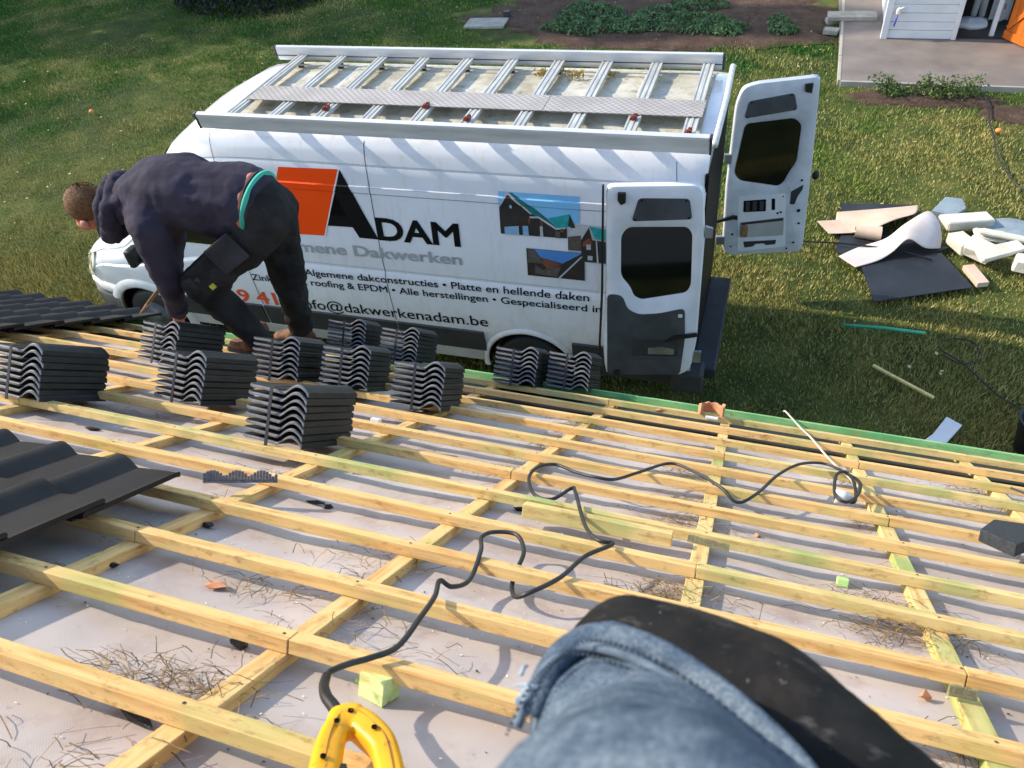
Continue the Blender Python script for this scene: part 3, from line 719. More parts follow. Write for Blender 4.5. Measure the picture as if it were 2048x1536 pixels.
def stack(s, t, yaw, n, label, h0=.014, tilt=9.0, pitch=.0246, seed=0, roll=-2.2):
    n = 8
    r = random.Random(seed)
    B = RM@Matrix.Translation((s, t, h0))@Matrix.Rotation(math.radians(yaw), 4, 'Z')@Matrix.Rotation(-math.radians(tilt), 4, 'X')@Matrix.Rotation(math.radians(roll), 4, 'Y')
    e = empty('tile_stack', M=B, label=label, cat='tile stack', group='strapped stacks of new roof tiles')
    for i in range(n):
        M = B@Matrix.Translation((r.uniform(-.003, .003)+.0006*i, r.uniform(-.004, .004), i*pitch))@Matrix.Rotation(r.uniform(-.012, .012), 4, 'Z')
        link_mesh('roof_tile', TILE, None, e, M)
    H = (n-1)*pitch
    V, F = [], []
    x = .105
    loop = [(x, -.0145, -.02), (x, -.0145, H+.004), (x, TL*.3, H+.0065), (x, TL+.006, H+.004), (x, TL+.006, -.02)]
    for (a, b) in zip(loop, loop[1:]):
        a, b = Vector(a), Vector(b); d = b-a; nn = Vector((0, d.z, -d.y)).normalized()*-.0025
        k = len(V); V += [(x-.006, *(a.yz)), (x+.006, *(a.yz)), (x+.006, *(b.yz)), (x-.006, *(b.yz))]
        V += [(p[0], p[1]+nn.y, p[2]+nn.z) for p in V[k:k+4]]
        F += [tuple(k+i for i in q) for q in ((0,1,2,3),(7,6,5,4),(0,4,5,1),(1,5,6,2),(2,6,7,3),(3,7,4,0))]
    F = [tuple(q) for q in F]
    mesh('strap', (V, F), MT['strap'], e, M=B)
    return e
stack(-1.597, 2.175, -2, 8, 'front tile stack standing nearest the camera, in front of the others', seed=1)
stack(-2.668, 2.11, 1, 8, 'tile stack cut by the left edge of the picture', seed=2)
stack(-2.225, 2.455, -3, 8, 'tile stack right of the leftmost one, in the second row', seed=3)
stack(-2.845, 3.03, -5, 8, 'tile stack right below the hand of the bending roofer', seed=4)
stack(-2.22, 3.06, 8, 8, 'tile stack just right of the boot of the bending roofer', seed=5)
stack(-1.878, 3.105, 8, 8, 'tile stack in the middle, between the boot side stack and the square one', seed=6)
stack(-1.452, 2.985, 5, 8, 'squarely piled tile stack at the right of the middle group', seed=7)
stack(-2.385, 4, 9, 8, 'rear tile stack on the eaves, left one of the two behind the middle group', seed=8)
stack(-2.035, 3.99, 2, 8, 'rear tile stack on the eaves, right one of the two behind the middle group', seed=9)
stack(-1.29, 3.87, 2, 8, 'tile stack at the eaves left of the near van door, the left one', seed=10)
stack(-1.025, 3.985, 0, 8, 'tile stack at the eaves overlapping the near van door', seed=11)
def laid(s_right, k_top, rows, cols, jit=0):
    # rows hang from battens, running down the slope; s_right = right edge of the last column
    for r in range(rows):
        t = BAT(k_top)-.055+r*.2518
        for c in range(cols):
            s = s_right-TW-c*(TW-.022)+.0*r
            M = RM@Matrix.Translation((s, t, .031))@Matrix.Rotation(math.radians(3.8), 4, 'X')@Matrix.Rotation(random.uniform(-.006, .006), 4, 'Z')
            link_mesh('roof_tile', TILE_LAID, None, house, M)
laid(-1.40, 13, 3, 7)
laid(-3.72, 11, 11, 12)
MT['crease_shade'] = pm('crease_shade_line', '6c7078', '767a82', 2, .6, bump=0)
MT['grey_rim'] = pm('dusty_rim', '5c5e60', '7c7d7e', 12, .6)
# ---------------------------------------------------------------- the van (local x forward = -x, y inwards from the near side)
PSI = math.radians(1.25)
VM = Matrix.Translation((-.5, 5.27, 0))@Matrix.Rotation(PSI, 4, 'Z')
van = empty('panel_van', M=VM, label='white high roof panel van with lettering, roof rack and open rear doors', cat='van')
VW = 1.92
PROF = [(.33,.05),(.47,.03),(.72,.0),(.76,-.004),(1.0,-.012),(1.24,-.012),(1.285,-.006),(1.31,.006),(1.45,.006),(1.62,.018),(1.9,.045),(2.075,.068),(2.085,.062),(2.135,.066),(2.145,.076),(2.25,.088),(2.318,.097),(2.328,.103),(2.338,.100),(2.42,.117),(2.49,.143),(2.545,.19),(2.585,.265),(2.612,.42),(2.628,.62),(2.635,.96)]
def yside(z):
    z = max(PROF[0][0], min(z, 2.62))
    for (z0, y0), (z1, y1) in zip(PROF, PROF[1:]):
        if z0 <= z <= z1: return y0+(y1-y0)*(z-z0)/(z1-z0)
    return 0
TOP = [(.0,2.635),(-.18,2.635),(-4.2,2.635),(-4.5,2.60),(-4.75,2.50),(-5.0,2.34),(-5.2,2.14),(-5.42,1.88),(-5.66,1.60),(-5.86,1.40),(-6.0,1.33),(-6.25,1.25),(-6.45,1.15),(-6.6,1.04),(-6.70,.90),(-6.78,.72),(-6.80,.55),(-6.78,.36)]
def interp(tab, x, rev=False):
    for (a, b), (c, d) in zip(tab, tab[1:]):
        if (a >= x >= c) or (a <= x <= c): return b+(d-b)*(x-a)/(c-a) if c != a else b
    return tab[-1][1] if abs(x-tab[-1][0]) < abs(x-tab[0][0]) else tab[0][1]
YOFF = [(0,.03),(-.12,.0),(-5.9,0),(-6.2,.015),(-6.45,.06),(-6.6,.13),(-6.70,.22),(-6.78,.33),(-6.83,.42)]
def station(x):
    zt = interp(TOP, x); pts = []
    zb = .95 if zt > 1.2 else max(.35, zt-.28)
    for z, y in PROF:
        if z <= zb and zt > zb: zz = z
        else: zz = zb+(z-zb)*(zt-zb)/(2.635-zb) if zt > zb else min(z, zt)
        yy = y+interp(YOFF, x)
        if zt < 2.6:   # cab: the glasshouse leans in, the bonnet is round shouldered
            yy += .10*max(0, (zz-1.35))*(1 if x > -6 else 0)
        pts.append((min(yy, VW/2), zz))
    return pts
XS = [0,-.03,-.12,-.6,-1.2,-1.9,-2.6,-3.3,-4.0,-4.3]+[x for x, _ in TOP[3:-3]]+[-6.75,-6.79]
V, F = [], []
secs = []
for x in XS:
    half = station(x); full = [(x, y, z) for y, z in half]+[(x, VW-y, z) for y, z in half[::-1][1:]]
    secs.append(full)
npf = len(secs[0]); V = [p for s in secs for p in s]
WIND, SIDEW = [], []
for i in range(len(secs)-1):
    for j in range(npf-1):
        F.append((i*npf+j, i*npf+j+1, (i+1)*npf+j+1, (i+1)*npf+j))
    F.append((i*npf+npf-1, i*npf, (i+1)*npf, (i+1)*npf+npf-1))
F.append(tuple(range(npf))[::-1]); m = (len(secs)-1)*npf; F.append(tuple(range(m, m+npf)))
me = bpy.data.meshes.new('body'); me.from_pydata(V, [], F); me.update()
bm = bmesh.new(); bm.from_mesh(me); bmesh.ops.recalc_face_normals(bm, faces=bm.faces); bm.to_mesh(me); bm.free()
FWX, RWX, WZ = -5.86, -1.50, .345
tmp = bpy.data.objects.new('tmp', me); COL.objects.link(tmp); cuts = []
for wx, r in ((FWX, .43), (RWX, .43)):
    cv_, cf_ = lathe([(r, -.5), (r, .34)], 40, 'y')
    cm = bpy.data.meshes.new('cut'); cm.from_pydata([(x+wx, y, z+WZ+.0) for x, y, z in cv_], [], cf_); cm.update()
    b2 = bmesh.new(); b2.from_mesh(cm); bmesh.ops.recalc_face_normals(b2, faces=b2.faces); b2.to_mesh(cm); b2.free()
    co = bpy.data.objects.new('cut', cm); COL.objects.link(co); cuts.append(co)
    md = tmp.modifiers.new('b', 'BOOLEAN'); md.operation = 'DIFFERENCE'; md.solver = 'EXACT'; md.object = co
dg = bpy.context.evaluated_depsgraph_get(); body = bpy.data.meshes.new_from_object(tmp.evaluated_get(dg)); body.name = 'body'
for o in cuts+[tmp]: bpy.data.objects.remove(o)
body.materials.clear(); body.materials.append(MT['white_paint']); body.materials.append(MT['black'])
for p in body.polygons:
    p.material_index = 0
    for wx in (FWX, RWX):
        if math.hypot(p.center.x-wx, p.center.z-WZ) < .435 and p.center.y < .36 and (abs(p.normal.y) < .3 or p.center.y > .3): p.material_index = 1
body.shade_smooth()
try: body.set_sharp_from_angle(angle=math.radians(24))
except Exception: pass
link_mesh('body', body, None, van, VM)
# roof skin: grimy, with pressed beads
def roof_mat():
    t = NT('grimy_van_roof'); v = t.coords(rnd=False)
    c = t.ramp(t.noise(v, 2.3, 6, .65), [(.3, lin('a39778')), (.5, lin('c2bba6')), (.7, lin('d8d5cb'))])
    c = t.mix(t.ramp(t.noise(v, 9, 7, .75), [(.48, (0,0,0,1)), (.70, (.75,)*3+(1,))]), c, lin('6c6244'))
    c = t.mix(t.ramp(t.noise(v, 1.1, 3, .5), [(.5, (0,0,0,1)), (.7, (.5,)*3+(1,))]), c, lin('8f8a78'))
    t.bump(t.noise(v, 60, 3), .15, .003); return t.done(c, .5)
MT['van_roof'] = roof_mat()
def roof_z(y):
    d = min(y, VW-y)
    for (z0, y0), (z1, y1) in zip(PROF[19:], PROF[20:]):
        if y0 <= d <= y1: return z0+(z1-z0)*(d-y0)/(y1-y0)
    return 2.635
NX, NY = 80, 70
def roof_fn(u, v):
    x = -4.15*u-.10; y = .30+(VW-.60)*v
    bead = sum(.009*math.exp(-((y-c)/.016)**2) for c in (.42, .60, .96, 1.32, 1.50)) if .2 < -x < 4.0 else 0
    cross = -.008*(1 if abs((-x)%1.38-.69) < .02 else 0)
    return (x, y, roof_z(y)+.006+bead+cross)
mesh('roof_skin', grid(roof_fn, NX, NY), MT['van_roof'], van, M=VM, smooth=True)
# windscreen and side glass
def onbody(x, j): return Vector(secs_at(x)[j])
def secs_at(x):
    half = station(x); return [(x, y, z) for y, z in half]+[(x, VW-y, z) for y, z in half[::-1][1:]]
wx_ = [-5.08,-5.2,-5.42,-5.66,-5.84]
rows = []
for x in wx_:
    s = secs_at(x); rows.append([(p[0]-.008, p[1], p[2]+.008) for p in s[22:-22]])
V = [p for r in rows for p in r]; n = len(rows[0])
F = [(i*n+j, i*n+j+1, (i+1)*n+j+1, (i+1)*n+j) for i in range(len(rows)-1) for j in range(n-1)]
mesh('windscreen', (V, F), MT['glass'], van, M=VM, smooth=True)
def sidepoly(name, pts, mat, off=.004, th=.003, parent=None, zs=None):
    """a flat piece fitted to the van's near side; pts are (x, z)"""
    bm = bmesh.new(); vs = [bm.verts.new((x, 0, z)) for x, z in pts]; bm.faces.new(vs)
    return fit_side(name, bm, mat, off, th, parent)
def fit_side(name, bm, mat, off, th=0, parent=None):
    bmesh.ops.triangulate(bm, faces=bm.faces[:])
    for z, _ in PROF[1:-4]:
        bmesh.ops.bisect_plane(bm, geom=bm.verts[:]+bm.edges[:]+bm.faces[:], plane_co=(0, 0, z), plane_no=(0, 0, 1))
    for v in bm.verts:
        extra = .10*max(0, v.co.z-1.35) if v.co.x < -4.5 else 0
        v.co.y = yside(v.co.z)+extra-off
    bmesh.ops.recalc_face_normals(bm, faces=bm.faces)
    me = bpy.data.meshes.new(name); bm.to_mesh(me); bm.free()
    if sum(p.normal.y*p.area for p in me.polygons) > 0: me.flip_normals()
    return link_mesh(name, me, mat, parent or van, VM)
sidepoly('cab_window', rpoly([(-5.42,1.42),(-4.62,1.42),(-4.60,2.02),(-4.95,2.02)], .06), MT['glass'], .008)
# seams, trims, sill, arches
def seam(pts, w=.006, mat='ink'):
    L = []
    for (x0, z0), (x1, z1) in zip(pts, pts[1:]): L.append((x0, z0, x1, z1))
    bm = bmesh.new()
    for x0, z0, x1, z1 in L:
        d = Vector((x1-x0, z1-z0)).normalized(); q = Vector((-d.y, d.x))*w/2
        bm.faces.new([bm.verts.new((a, 0, b)) for a, b in ((x0+q.x, z0+q.y), (x0-q.x, z0-q.y), (x1-q.x, z1-q.y), (x1+q.x, z1+q.y))])
    return fit_side('gap_and_crease_shade', bm, MT[mat], .0025)
seam([(-2.83, 2.52), (-2.83, .75)]); seam([(-4.36, 2.54), (-4.35, 1.3), (-4.33, .75)]); seam([(-5.60, 1.45), (-5.60, .84), (-5.42, .76)]); seam([(-.235, 2.50), (-.215, 2.3), (-.2, .8)], .004)
seam([(-4.33, 2.325), (-.22, 2.325)], .004, 'ink_grey'); seam([(-4.33, 2.081), (-.2, 2.081)], .005, 'crease_shade'); seam([(-4.33, 2.139), (-.2, 2.139)], .004, 'ink_grey'); seam([(-4.3, 1.335), (-.25, 1.335)], .004, 'ink_grey')  # thin grey lines paint in the shading of the pressed creases
seam([(-5.95, 1.30), (-6.45, 1.10)], .005)
def strip(name, x0, x1, z0, z1, mat, th=.014):
    n = max(2, int(abs(x1-x0)/.3)); V, F = [], []
    zs = [z0, z0+.01, (z0+z1)/2, z1-.01, z1]; of = [.001, th, th, th, .001]
    for i in range(n+1):
        x = x0+(x1-x0)*i/n
        for z, o in zip(zs, of): V.append((x, yside(z)-o, z))
    k = len(zs)
    F = [(i*k+j, (i+1)*k+j, (i+1)*k+j+1, i*k+j+1) for i in range(n) for j in range(k-1)]
    F.append(tuple(range(k))); F.append(tuple(n*k+j for j in range(k))[::-1])
    return mesh(name, (V, F), mat, van, M=VM)
for a, b in ((-5.40,-4.36),(-4.33,-2.84),(-2.82,-1.93),(-1.07,-.04)): strip('side_trim', a, b, .475, .735, MT['dark_trim'], .018)
strip('sill', -5.42, -1.95, .33, .47, MT['sill'], .01); strip('sill', -1.05, -.02, .33, .47, MT['dark_trim'], .01)
for wx, mat in ((FWX, MT['white_paint']), (RWX, MT['white_paint'])):
    V, F = [], []; n = 26
    for i in range(n+1):
        a = math.radians(-8)+math.radians(196)*i/n
        for r, o in (((.428, .004), (.43, .026), (.45, .030), (.50, .022), (.535, .003)) if wx < -3 else ((.428, .004), (.43, .016), (.445, .019), (.465, .014), (.485, .003))):
            x, z = wx+math.cos(a)*r, WZ+math.sin(a)*r; V.append((x, yside(z)-o+.001, z))
    F = [(i*5+j, i*5+j+1, (i+1)*5+j+1, (i+1)*5+j) for i in range(n) for j in range(4)]
    mesh('wheel_arch', (V, F), mat, van, M=VM, smooth=True)
for wx in (FWX, RWX):
    for y in (.14, VW-.14):
        s = 1 if y < 1 else -1
        T = VM@Matrix.Translation((wx, y, WZ))
        wh = mesh('wheel', lathe([(.19, -.10), (.30, -.105), (.335, -.085), (.345, -.05), (.345, .05), (.335, .085), (.19, .1)], 40, 'y'), MT['rubber'], van, M=T, smooth=True)
        mesh('rim', lathe([(.02, -.04*s), (.08, -.05*s), (.10, -.03*s), (.165, -.055*s), (.195, -.09*s), (.205, -.10*s)], 36, 'y'), MT['grey_rim'], wh, M=T, smooth=True)
        hs = [xf(lathe([(.017, -.004), (.017, .006)], 12, 'y'), Matrix.Translation((math.cos(k*math.pi/6)*.135, -.047*s, math.sin(k*math.pi/6)*.135))) for k in range(12)]
        mesh('rim_holes', join(*hs), MT['ink'], wh, M=T)
mesh('spare_carrier', box(-5.2, -.4, .35, VW-.35, .30, .36), MT['black'], van, M=VM)
# front: bumper, lamps, grille, mirror
def front_strip(name, z0, z1, mat, grow):
    V, F = [], []; cols = []
    for x in (-6.22,-6.35,-6.48,-6.6,-6.70,-6.76): cols.append((x-.0, interp(YOFF, x)))
    ring = [(x-grow*.6, y-grow) for x, y in cols]+[(-6.81-grow, .62)]+[(-6.83-grow, VW/2)]+[(-6.81-grow, VW-.62)]+[(x-grow*.6, VW-y+grow) for x, y in cols[::-1]]
    zs = [z0, z0+.03, z1-.03, z1]; sh = [.03, 0, 0, .03]
    for z, s in zip(zs, sh):
        for x, y in ring: V.append((x+s, y+(s if y < 1 else -s)*.5, z))
    n = len(ring)
    F = [(j*n+i, j*n+i+1, (j+1)*n+i+1, (j+1)*n+i) for j in range(3) for i in range(n-1)]+[tuple(range(n))[::-1], tuple(range(3*n, 4*n))]
    mesh(name, (V, F), mat, van, M=VM, auto=40)
def body_y(x, z):
    st = station(x)
    for (y0, z0), (y1, z1) in zip(st, st[1:]):
        if z0 <= z <= z1 and z1 > z0: return y0+(y1-y0)*(z-z0)/(z1-z0)
    return max(y for y, q in st if q <= z) if any(q <= z for _, q in st) else st[0][0]
front_strip('bumper', .27, .60, MT['dark_trim'], .035)
front_strip('bumper_top', .605, .74, MT['white_paint'], .025)
mesh('grille', box(-6.80, -6.74, .55, VW-.55, .78, .95), MT['black'], van, M=VM, bevel=.01)
for s in (0, 1):
    pts = [(-6.36, 1.10), (-6.47, 1.085), (-6.56, 1.01), (-6.63, .92), (-6.66, .84), (-6.62, .785), (-6.52, .80), (-6.42, .92)]
    V = []
    for x, z in pts: V.append((x-.014, body_y(x, z)-.022, z))
    for x, z in pts: V.append((x+.03, body_y(x, z)+.08, z))
    if s: V = [(x, VW-y, z) for x, y, z in V]
    n = len(pts); F = [tuple(range(n)), tuple(range(n, 2*n))[::-1]]+[(i, n+i, n+(i+1)%n, (i+1)%n) for i in range(n)]
    mesh('headlight', (V, F), MT['lamp'], van, M=VM, bevel=.004)
for s in (0, 1):
    y = -.16 if not s else VW+.16
    mr = mesh('mirror', cbox((-5.56, y, 1.30), (.08, .16, .20)), MT['black'], van, M=VM, bevel=.03)
    mesh('mirror_arm', cbox((-5.50, y*.45 if not s else VW+.08, 1.24), (.05, .14, .05)), MT['black'], mr, M=VM)
# lettering and pictures on the near side
def side_text(name, s, x0, x1, z0, h, mat, bold=0, slope=0., src='A', parent=None):
    cu = bpy.data.curves.new(name, 'FONT'); cu.body = s; cu.resolution_u = 4; cu.fill_mode = 'FRONT'
    o = bpy.data.objects.new(name, cu); COL.objects.link(o)
    ref = bpy.data.curves.new('ref', 'FONT'); ref.body = src; ro = bpy.data.objects.new('ref', ref); COL.objects.link(ro)
    dg = bpy.context.evaluated_depsgraph_get(); dg.update()
    me = bpy.data.meshes.new_from_object(o.evaluated_get(dg)); rm = bpy.data.meshes.new_from_object(ro.evaluated_get(dg))
    bpy.data.objects.remove(o); bpy.data.objects.remove(ro)
    capz = max(v.co.y for v in rm.vertices); xa = min(v.co.x for v in me.vertices); xb = max(v.co.x for v in me.vertices)
    sx, sz = (x1-x0)/(xb-xa), h/capz
    bm = bmesh.new(); bm.from_mesh(me)
    bmesh.ops.remove_doubles(bm, verts=bm.verts, dist=1e-6)
    if bold:      # thicken the strokes
        mv = {}
        for v in bm.verts:
            ns = []
            for e in v.link_edges:
                if len(e.link_faces) == 1:
                    d = (e.verts[1].co-e.verts[0].co).normalized(); q = Vector((d.y, -d.x, 0)); c = e.link_faces[0].calc_center_median()
                    if q.dot(c-e.verts[0].co) > 0: q = -q
                    ns.append(q)
            if len(ns) >= 2:
                a = ns[0]+ns[1]; k = max(.35, 1+ns[0].dot(ns[1])); mv[v] = a/k*bold
        for v, d in mv.items(): v.co += d
    for v in bm.verts:
        x = x0+(v.co.x-xa)*sx; z = z0+v.co.y*sz+slope*(x-x0); v.co = (x, 0, z)
    # one part for each word
    isl = []; seen = set()
    for v in bm.verts:
        if v in seen: continue
        st, grp = [v], []; seen.add(v)
        while st:
            a = st.pop(); grp.append(a)
            for e in a.link_edges:
                b = e.other_vert(a)
                if b not in seen: seen.add(b); st.append(b)
        isl.append((min(a.co.x for a in grp), max(a.co.x for a in grp), grp))
    isl.sort(key=lambda q: q[0]); words = []; end = -99
    for a, b, g in isl:
        if a-end > h*.33 or not words: words.append([])
        words[-1] += g; end = max(end, b)
    for wv in words:
        b2 = bmesh.new(); mp = {v: b2.verts.new(v.co) for v in wv}
        for f in {f for v in wv for f in v.link_faces}: b2.faces.new([mp[v] for v in f.verts])
        fit_side(name, b2, mat, .0045, 0, parent)
    bm.free()
sign = sidepoly('logo_panel', [(-3.696, 2.272), (-3.098, 2.285), (-3.371, 1.642), (-3.99, 1.62)], MT['orange'], .0040)
sidepoly('logo_edge', [(-3.103, 2.285), (-3.090, 2.285), (-3.366, 1.642), (-3.378, 1.642)], MT['white_paint'], .0052)
sidepoly('logo_letter', [(-3.088, 2.284), (-2.828, 1.652), (-3.018, 1.652), (-3.066, 1.752), (-3.322, 1.745), (-3.278, 1.851), (-3.108, 1.856), (-3.178, 2.065)], MT['ink'], .0048)
side_text('lettering', 'DAM', -2.815, -2.045, 1.655, .205, MT['ink'], .028, .006)
side_text('lettering', 'Algemene Dakwerken', -4.12, -2.045, 1.445, .105, MT['ink_grey'], .024, .014)
side_text('lettering', 'Algemene dakconstructies \u2022 Platte en hellende daken', -3.70, -.897, 1.185, .072, MT['ink'], .011, .018)
side_text('lettering', 'Zink, koper, roofing & EPDM \u2022 Alle herstellingen \u2022 Gespecialiseerd in', -4.34, -.79, 1.055, .072, MT['ink'], .011, .020)
side_text('lettering', 'info@dakwerkenadam.be', -3.87, -1.87, .765, .115, MT['ink'], .005, .022)
side_text('lettering', '9 41', -4.60, -4.15, .755, .15, pm('red_orange_vinyl', 'dc4a22', 'e2502a', 2, .4, bump=0), .02, .01)
SKY, SKY2 = pm('print_sky', '6fb4e2', '8cc6ea', 1.2, .4, bump=0), pm('print_sky_deep', '3a78c0', '5a94d2', 1.5, .4, bump=0)
DK, DK2, TEAL, TEAL2 = pm('print_dark', '221d1b', '342c28', 9, .4, bump=0), pm('print_grey', '4c443e', '635a52', 30, .4, bump=0), pm('print_teal', '0e8c8c', '28aaa4', 26, .4, bump=0), pm('print_teal_dark', '0c5a56', '177872', 20, .4, bump=0)
PALE, BRN, LTB = pm('print_pale', 'aeb0b2', 'c4c4c4', 9, .4, bump=0), pm('print_brown', '6a3c28', '8a5034', 20, .4, bump=0), pm('print_window', '7ea6c8', '92b8d4', 5, .4, bump=0)
def pic(x0, x1, z0, z1):
    return lambda u, v: (x0+(x1-x0)*u, z0+(z1-z0)*v)
def shapes(f, L, off=.0050):
    for i, (name, mat, pts) in enumerate(L): sidepoly(name, [f(u, v) for u, v in pts], mat, off+.0006*i)
# print 1: gabled house with a teal roof
p1 = pic(-1.655, -.973, 1.815, 2.19)
shapes(p1, [('print_sky', SKY, [(0, 0), (.845, .04), (.845, .38), (1, .40), (1, 1), (0, 1)]),
 ('print_house', DK, [(0, 0), (0, .62), (.115, .97), (.22, .9), (.60, .44), (.72, .22), (.845, .28), (.845, .02)]),
 ('print_roof', TEAL2, [(.13, .985), (.17, .985), (.45, .66), (.61, .44), (.73, .26), (.70, .23), (.40, .55), (.33, .62)]),
 ('print_roof', TEAL, [(.61, .46), (.88, .59), (.95, .32), (.74, .26)]),
 ('print_gable', DK, [(.88, .59), (.95, .29), (.90, .28), (.86, .33)]),
 ('print_eaves', PALE, [(.10, .985), (.135, .985), (.42, .52), (.39, .53), (.115, .94), (.02, .66), (.015, .70)]),
 ('print_eaves', PALE, [(.38, .47), (.50, .49), (.72, .25), (.83, .28), (.83, .25), (.71, .21), (.49, .45), (.39, .43)]),
 ('print_window', LTB, [(.055, .0), (.055, .18), (.24, .23), (.24, .01)]), ('print_window', LTB, [(.29, .01), (.29, .24), (.36, .25), (.365, .015)]),
 ('print_window', LTB, [(.135, .63), (.135, .72), (.165, .72), (.165, .63)]), ('print_post', PALE, [(.51, .02), (.51, .27), (.545, .27), (.55, .02)]),
 ('print_post', BRN, [(.52, .29), (.515, .40), (.54, .39), (.545, .28)]), ('print_post', BRN, [(.37, .30), (.365, .44), (.39, .43), (.39, .32)]),
 ('print_post', BRN, [(.76, .18), (.78, .26), (.82, .25), (.80, .16)]), ('print_post', DK2, [(.70, .02), (.70, .18), (.76, .18), (.77, .02)])])
# print 2: half hidden gable behind the door
p2 = pic(-1.072, -.70, 1.615, 1.955)
shapes(p2, [('print_sky', PALE, [(0, 0.0), (1, 0), (1, 1), (0, 1)]),
 ('print_house', DK, [(.30, .02), (.30, .6), (.48, .95), (.55, .62), (1, .6), (1, .02)]),
 ('print_house', DK2, [(0, .3), (0, .66), (.3, .72), (.3, .3)]),
 ('print_roof', TEAL, [(.48, .98), (1, .9), (1, .62), (.62, .66)]),
 ('print_wall', BRN, [(.34, .42), (.34, .55), (.5, .68), (.56, .5)]),
 ('print_window', PALE, [(.42, .36), (.42, .50), (.52, .50), (.52, .36)]), ('print_window', PALE, [(.45, .08), (.45, .2), (.56, .2), (.56, .08)]),
 ('print_ladder', PALE, [(.66, .02), (.63, .62), (.66, .62), (.70, .02)])], .0052)
# print 3: dark roof valley
p3 = pic(-1.437, -.932, 1.437, 1.70)
shapes(p3, [('print_house', DK, [(0, 0), (1, 0), (1, 1), (0, 1)]),
 ('print_sky', SKY2, [(.14, .985), (.96, .985), (.62, .56), (.24, .72)]),
 ('print_roof', DK2, [(.02, .98), (.14, .98), (.34, .36), (.26, .5), (.02, .48)]), ('print_roof', BRN, [(.24, .72), (.62, .54), (.52, .44), (.34, .34)]),
 ('print_wall', DK2, [(.14, .1), (.14, .42), (.28, .26), (.36, .36), (.6, .46), (.52, .04)]),
 ('print_pipe', PALE, [(.54, .02), (.94, .88), (.97, .88), (.58, .02)])], .0060)

# ---------------------------------------------------------------- rear opening and doors
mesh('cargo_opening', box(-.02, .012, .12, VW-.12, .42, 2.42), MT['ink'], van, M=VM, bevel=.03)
mesh('rear_step', box(.0, .22, .22, VW-.22, .30, .42), MT['dark_trim'], van, M=VM, bevel=.02)
mesh('rear_bumper', box(-.16, .12, -.01, .22, .30, .52), MT['dark_trim'], van, M=VM, bevel=.03)
mesh('rear_lamp', box(-.06, .016, .005, .10, .9, 1.6), MT['dark_trim'], van, M=VM, bevel=.02)
def resample(poly, c, n):
    """outline as seen from c, at n equal angles"""
    out = []; m = len(poly)
    for k in range(n):
        a = 2*math.pi*k/n; d = Vector((math.cos(a), math.sin(a))); best = None
        for i in range(m):
            p, q = Vector(poly[i]), Vector(poly[(i+1)%m]); e = q-p; den = d.x*e.y-d.y*e.x
            if abs(den) < 1e-9: continue
            w_ = p-Vector(c); t_ = (w_.x*e.y-w_.y*e.x)/den; s_ = (w_.x*d.y-w_.y*d.x)/den
            if t_ > 0 and -1e-6 <= s_ <= 1+1e-6 and (best is None or t_ < best): best = t_
        out.append(tuple(Vector(c)+d*(best or .01)))
    return out
def door(name, p0, p1, outer, win, up, mat, label):
    """local x from hinge to free edge, z up, -y towards the viewer's side (inner face)"""
    p0, p1 = Vector((*p0, 0)), Vector((*p1, 0)); u = (p1-p0).normalized()
    M = Matrix((u, Vector((0, 0, 1)).cross(u), Vector((0, 0, 1)))).transposed().to_4x4(); M.translation = p0
    n = 160; cx, cz = sum(x for x, _ in win)/len(win), sum(z for _, z in win)/len(win)
    out = rpoly(outer, .06, 5); inn = rpoly(win, .05, 5)
    A = resample(out, (cx, cz), n); B = resample(inn, (cx, cz), n)
    # inner face side = sgn
    sg = 1 if M.col[1].y < 0 else -1   # local y that points to the camera
    V, F = [], []
    def lerp(a, b, k): return (a[0]+(b[0]-a[0])*k, a[1]+(b[1]-a[1])*k)
    rings = [[(x, -.022*sg, z) for x, z in A], [(lerp(a, (cx, cz), .02)[0], .012*sg, lerp(a, (cx, cz), .02)[1]) for a in A], [(lerp(a, (cx, cz), .06)[0], .022*sg, lerp(a, (cx, cz), .06)[1]) for a in A]]
    rings += [[(lerp(b, (cx, cz), -.14)[0], .022*sg, lerp(b, (cx, cz), -.14)[1]) for b in B], [(x, .002*sg, z) for x, z in B], [(x, -.022*sg, z) for x, z in B]]
    for r in rings: V += r
    for k in range(len(rings)):
        k2 = (k+1)%len(rings)
        for i in range(n): F.append((k*n+i, k*n+(i+1)%n, k2*n+(i+1)%n, k2*n+i))
    d = mesh('rear_door', (V, F), mat, van, M=M, auto=35, label=label)
    me = d.data; bm = bmesh.new(); bm.from_mesh(me); bmesh.ops.recalc_face_normals(bm, faces=bm.faces); bm.to_mesh(me); bm.free()
    def piece(nm, pts, m, y0=.0225, y1=.029, r=.03, bev=0): mesh(nm, prism(rpoly(pts, r) if r else pts, min(y0*sg, y1*sg), max(y0*sg, y1*sg), 'y'), m, d, M=M, bevel=bev)
    mesh('window', prism([(cx+(x-cx)*1.02, cz+(z-cz)*1.02) for x, z in inn], -.012, -.004, 'y'), MT['glass'], d, M=M)
    piece('upper_panel', up, MT['grey_trim'])
    for q in (0, 1, 2, 3):
        x, z = up[q]; x += (sum(a for a, _ in up)/4-x)*.12; z += (sum(b for _, b in up)/4-z)*.15
        mesh('clip', xf(lathe([(.008, 0), (.008, .004)], 8, 'y'), Matrix.Translation((x, (.0295 if sg > 0 else -.0335), z))), MT['ink'], d, M=M)
    return d, piece, M, sg
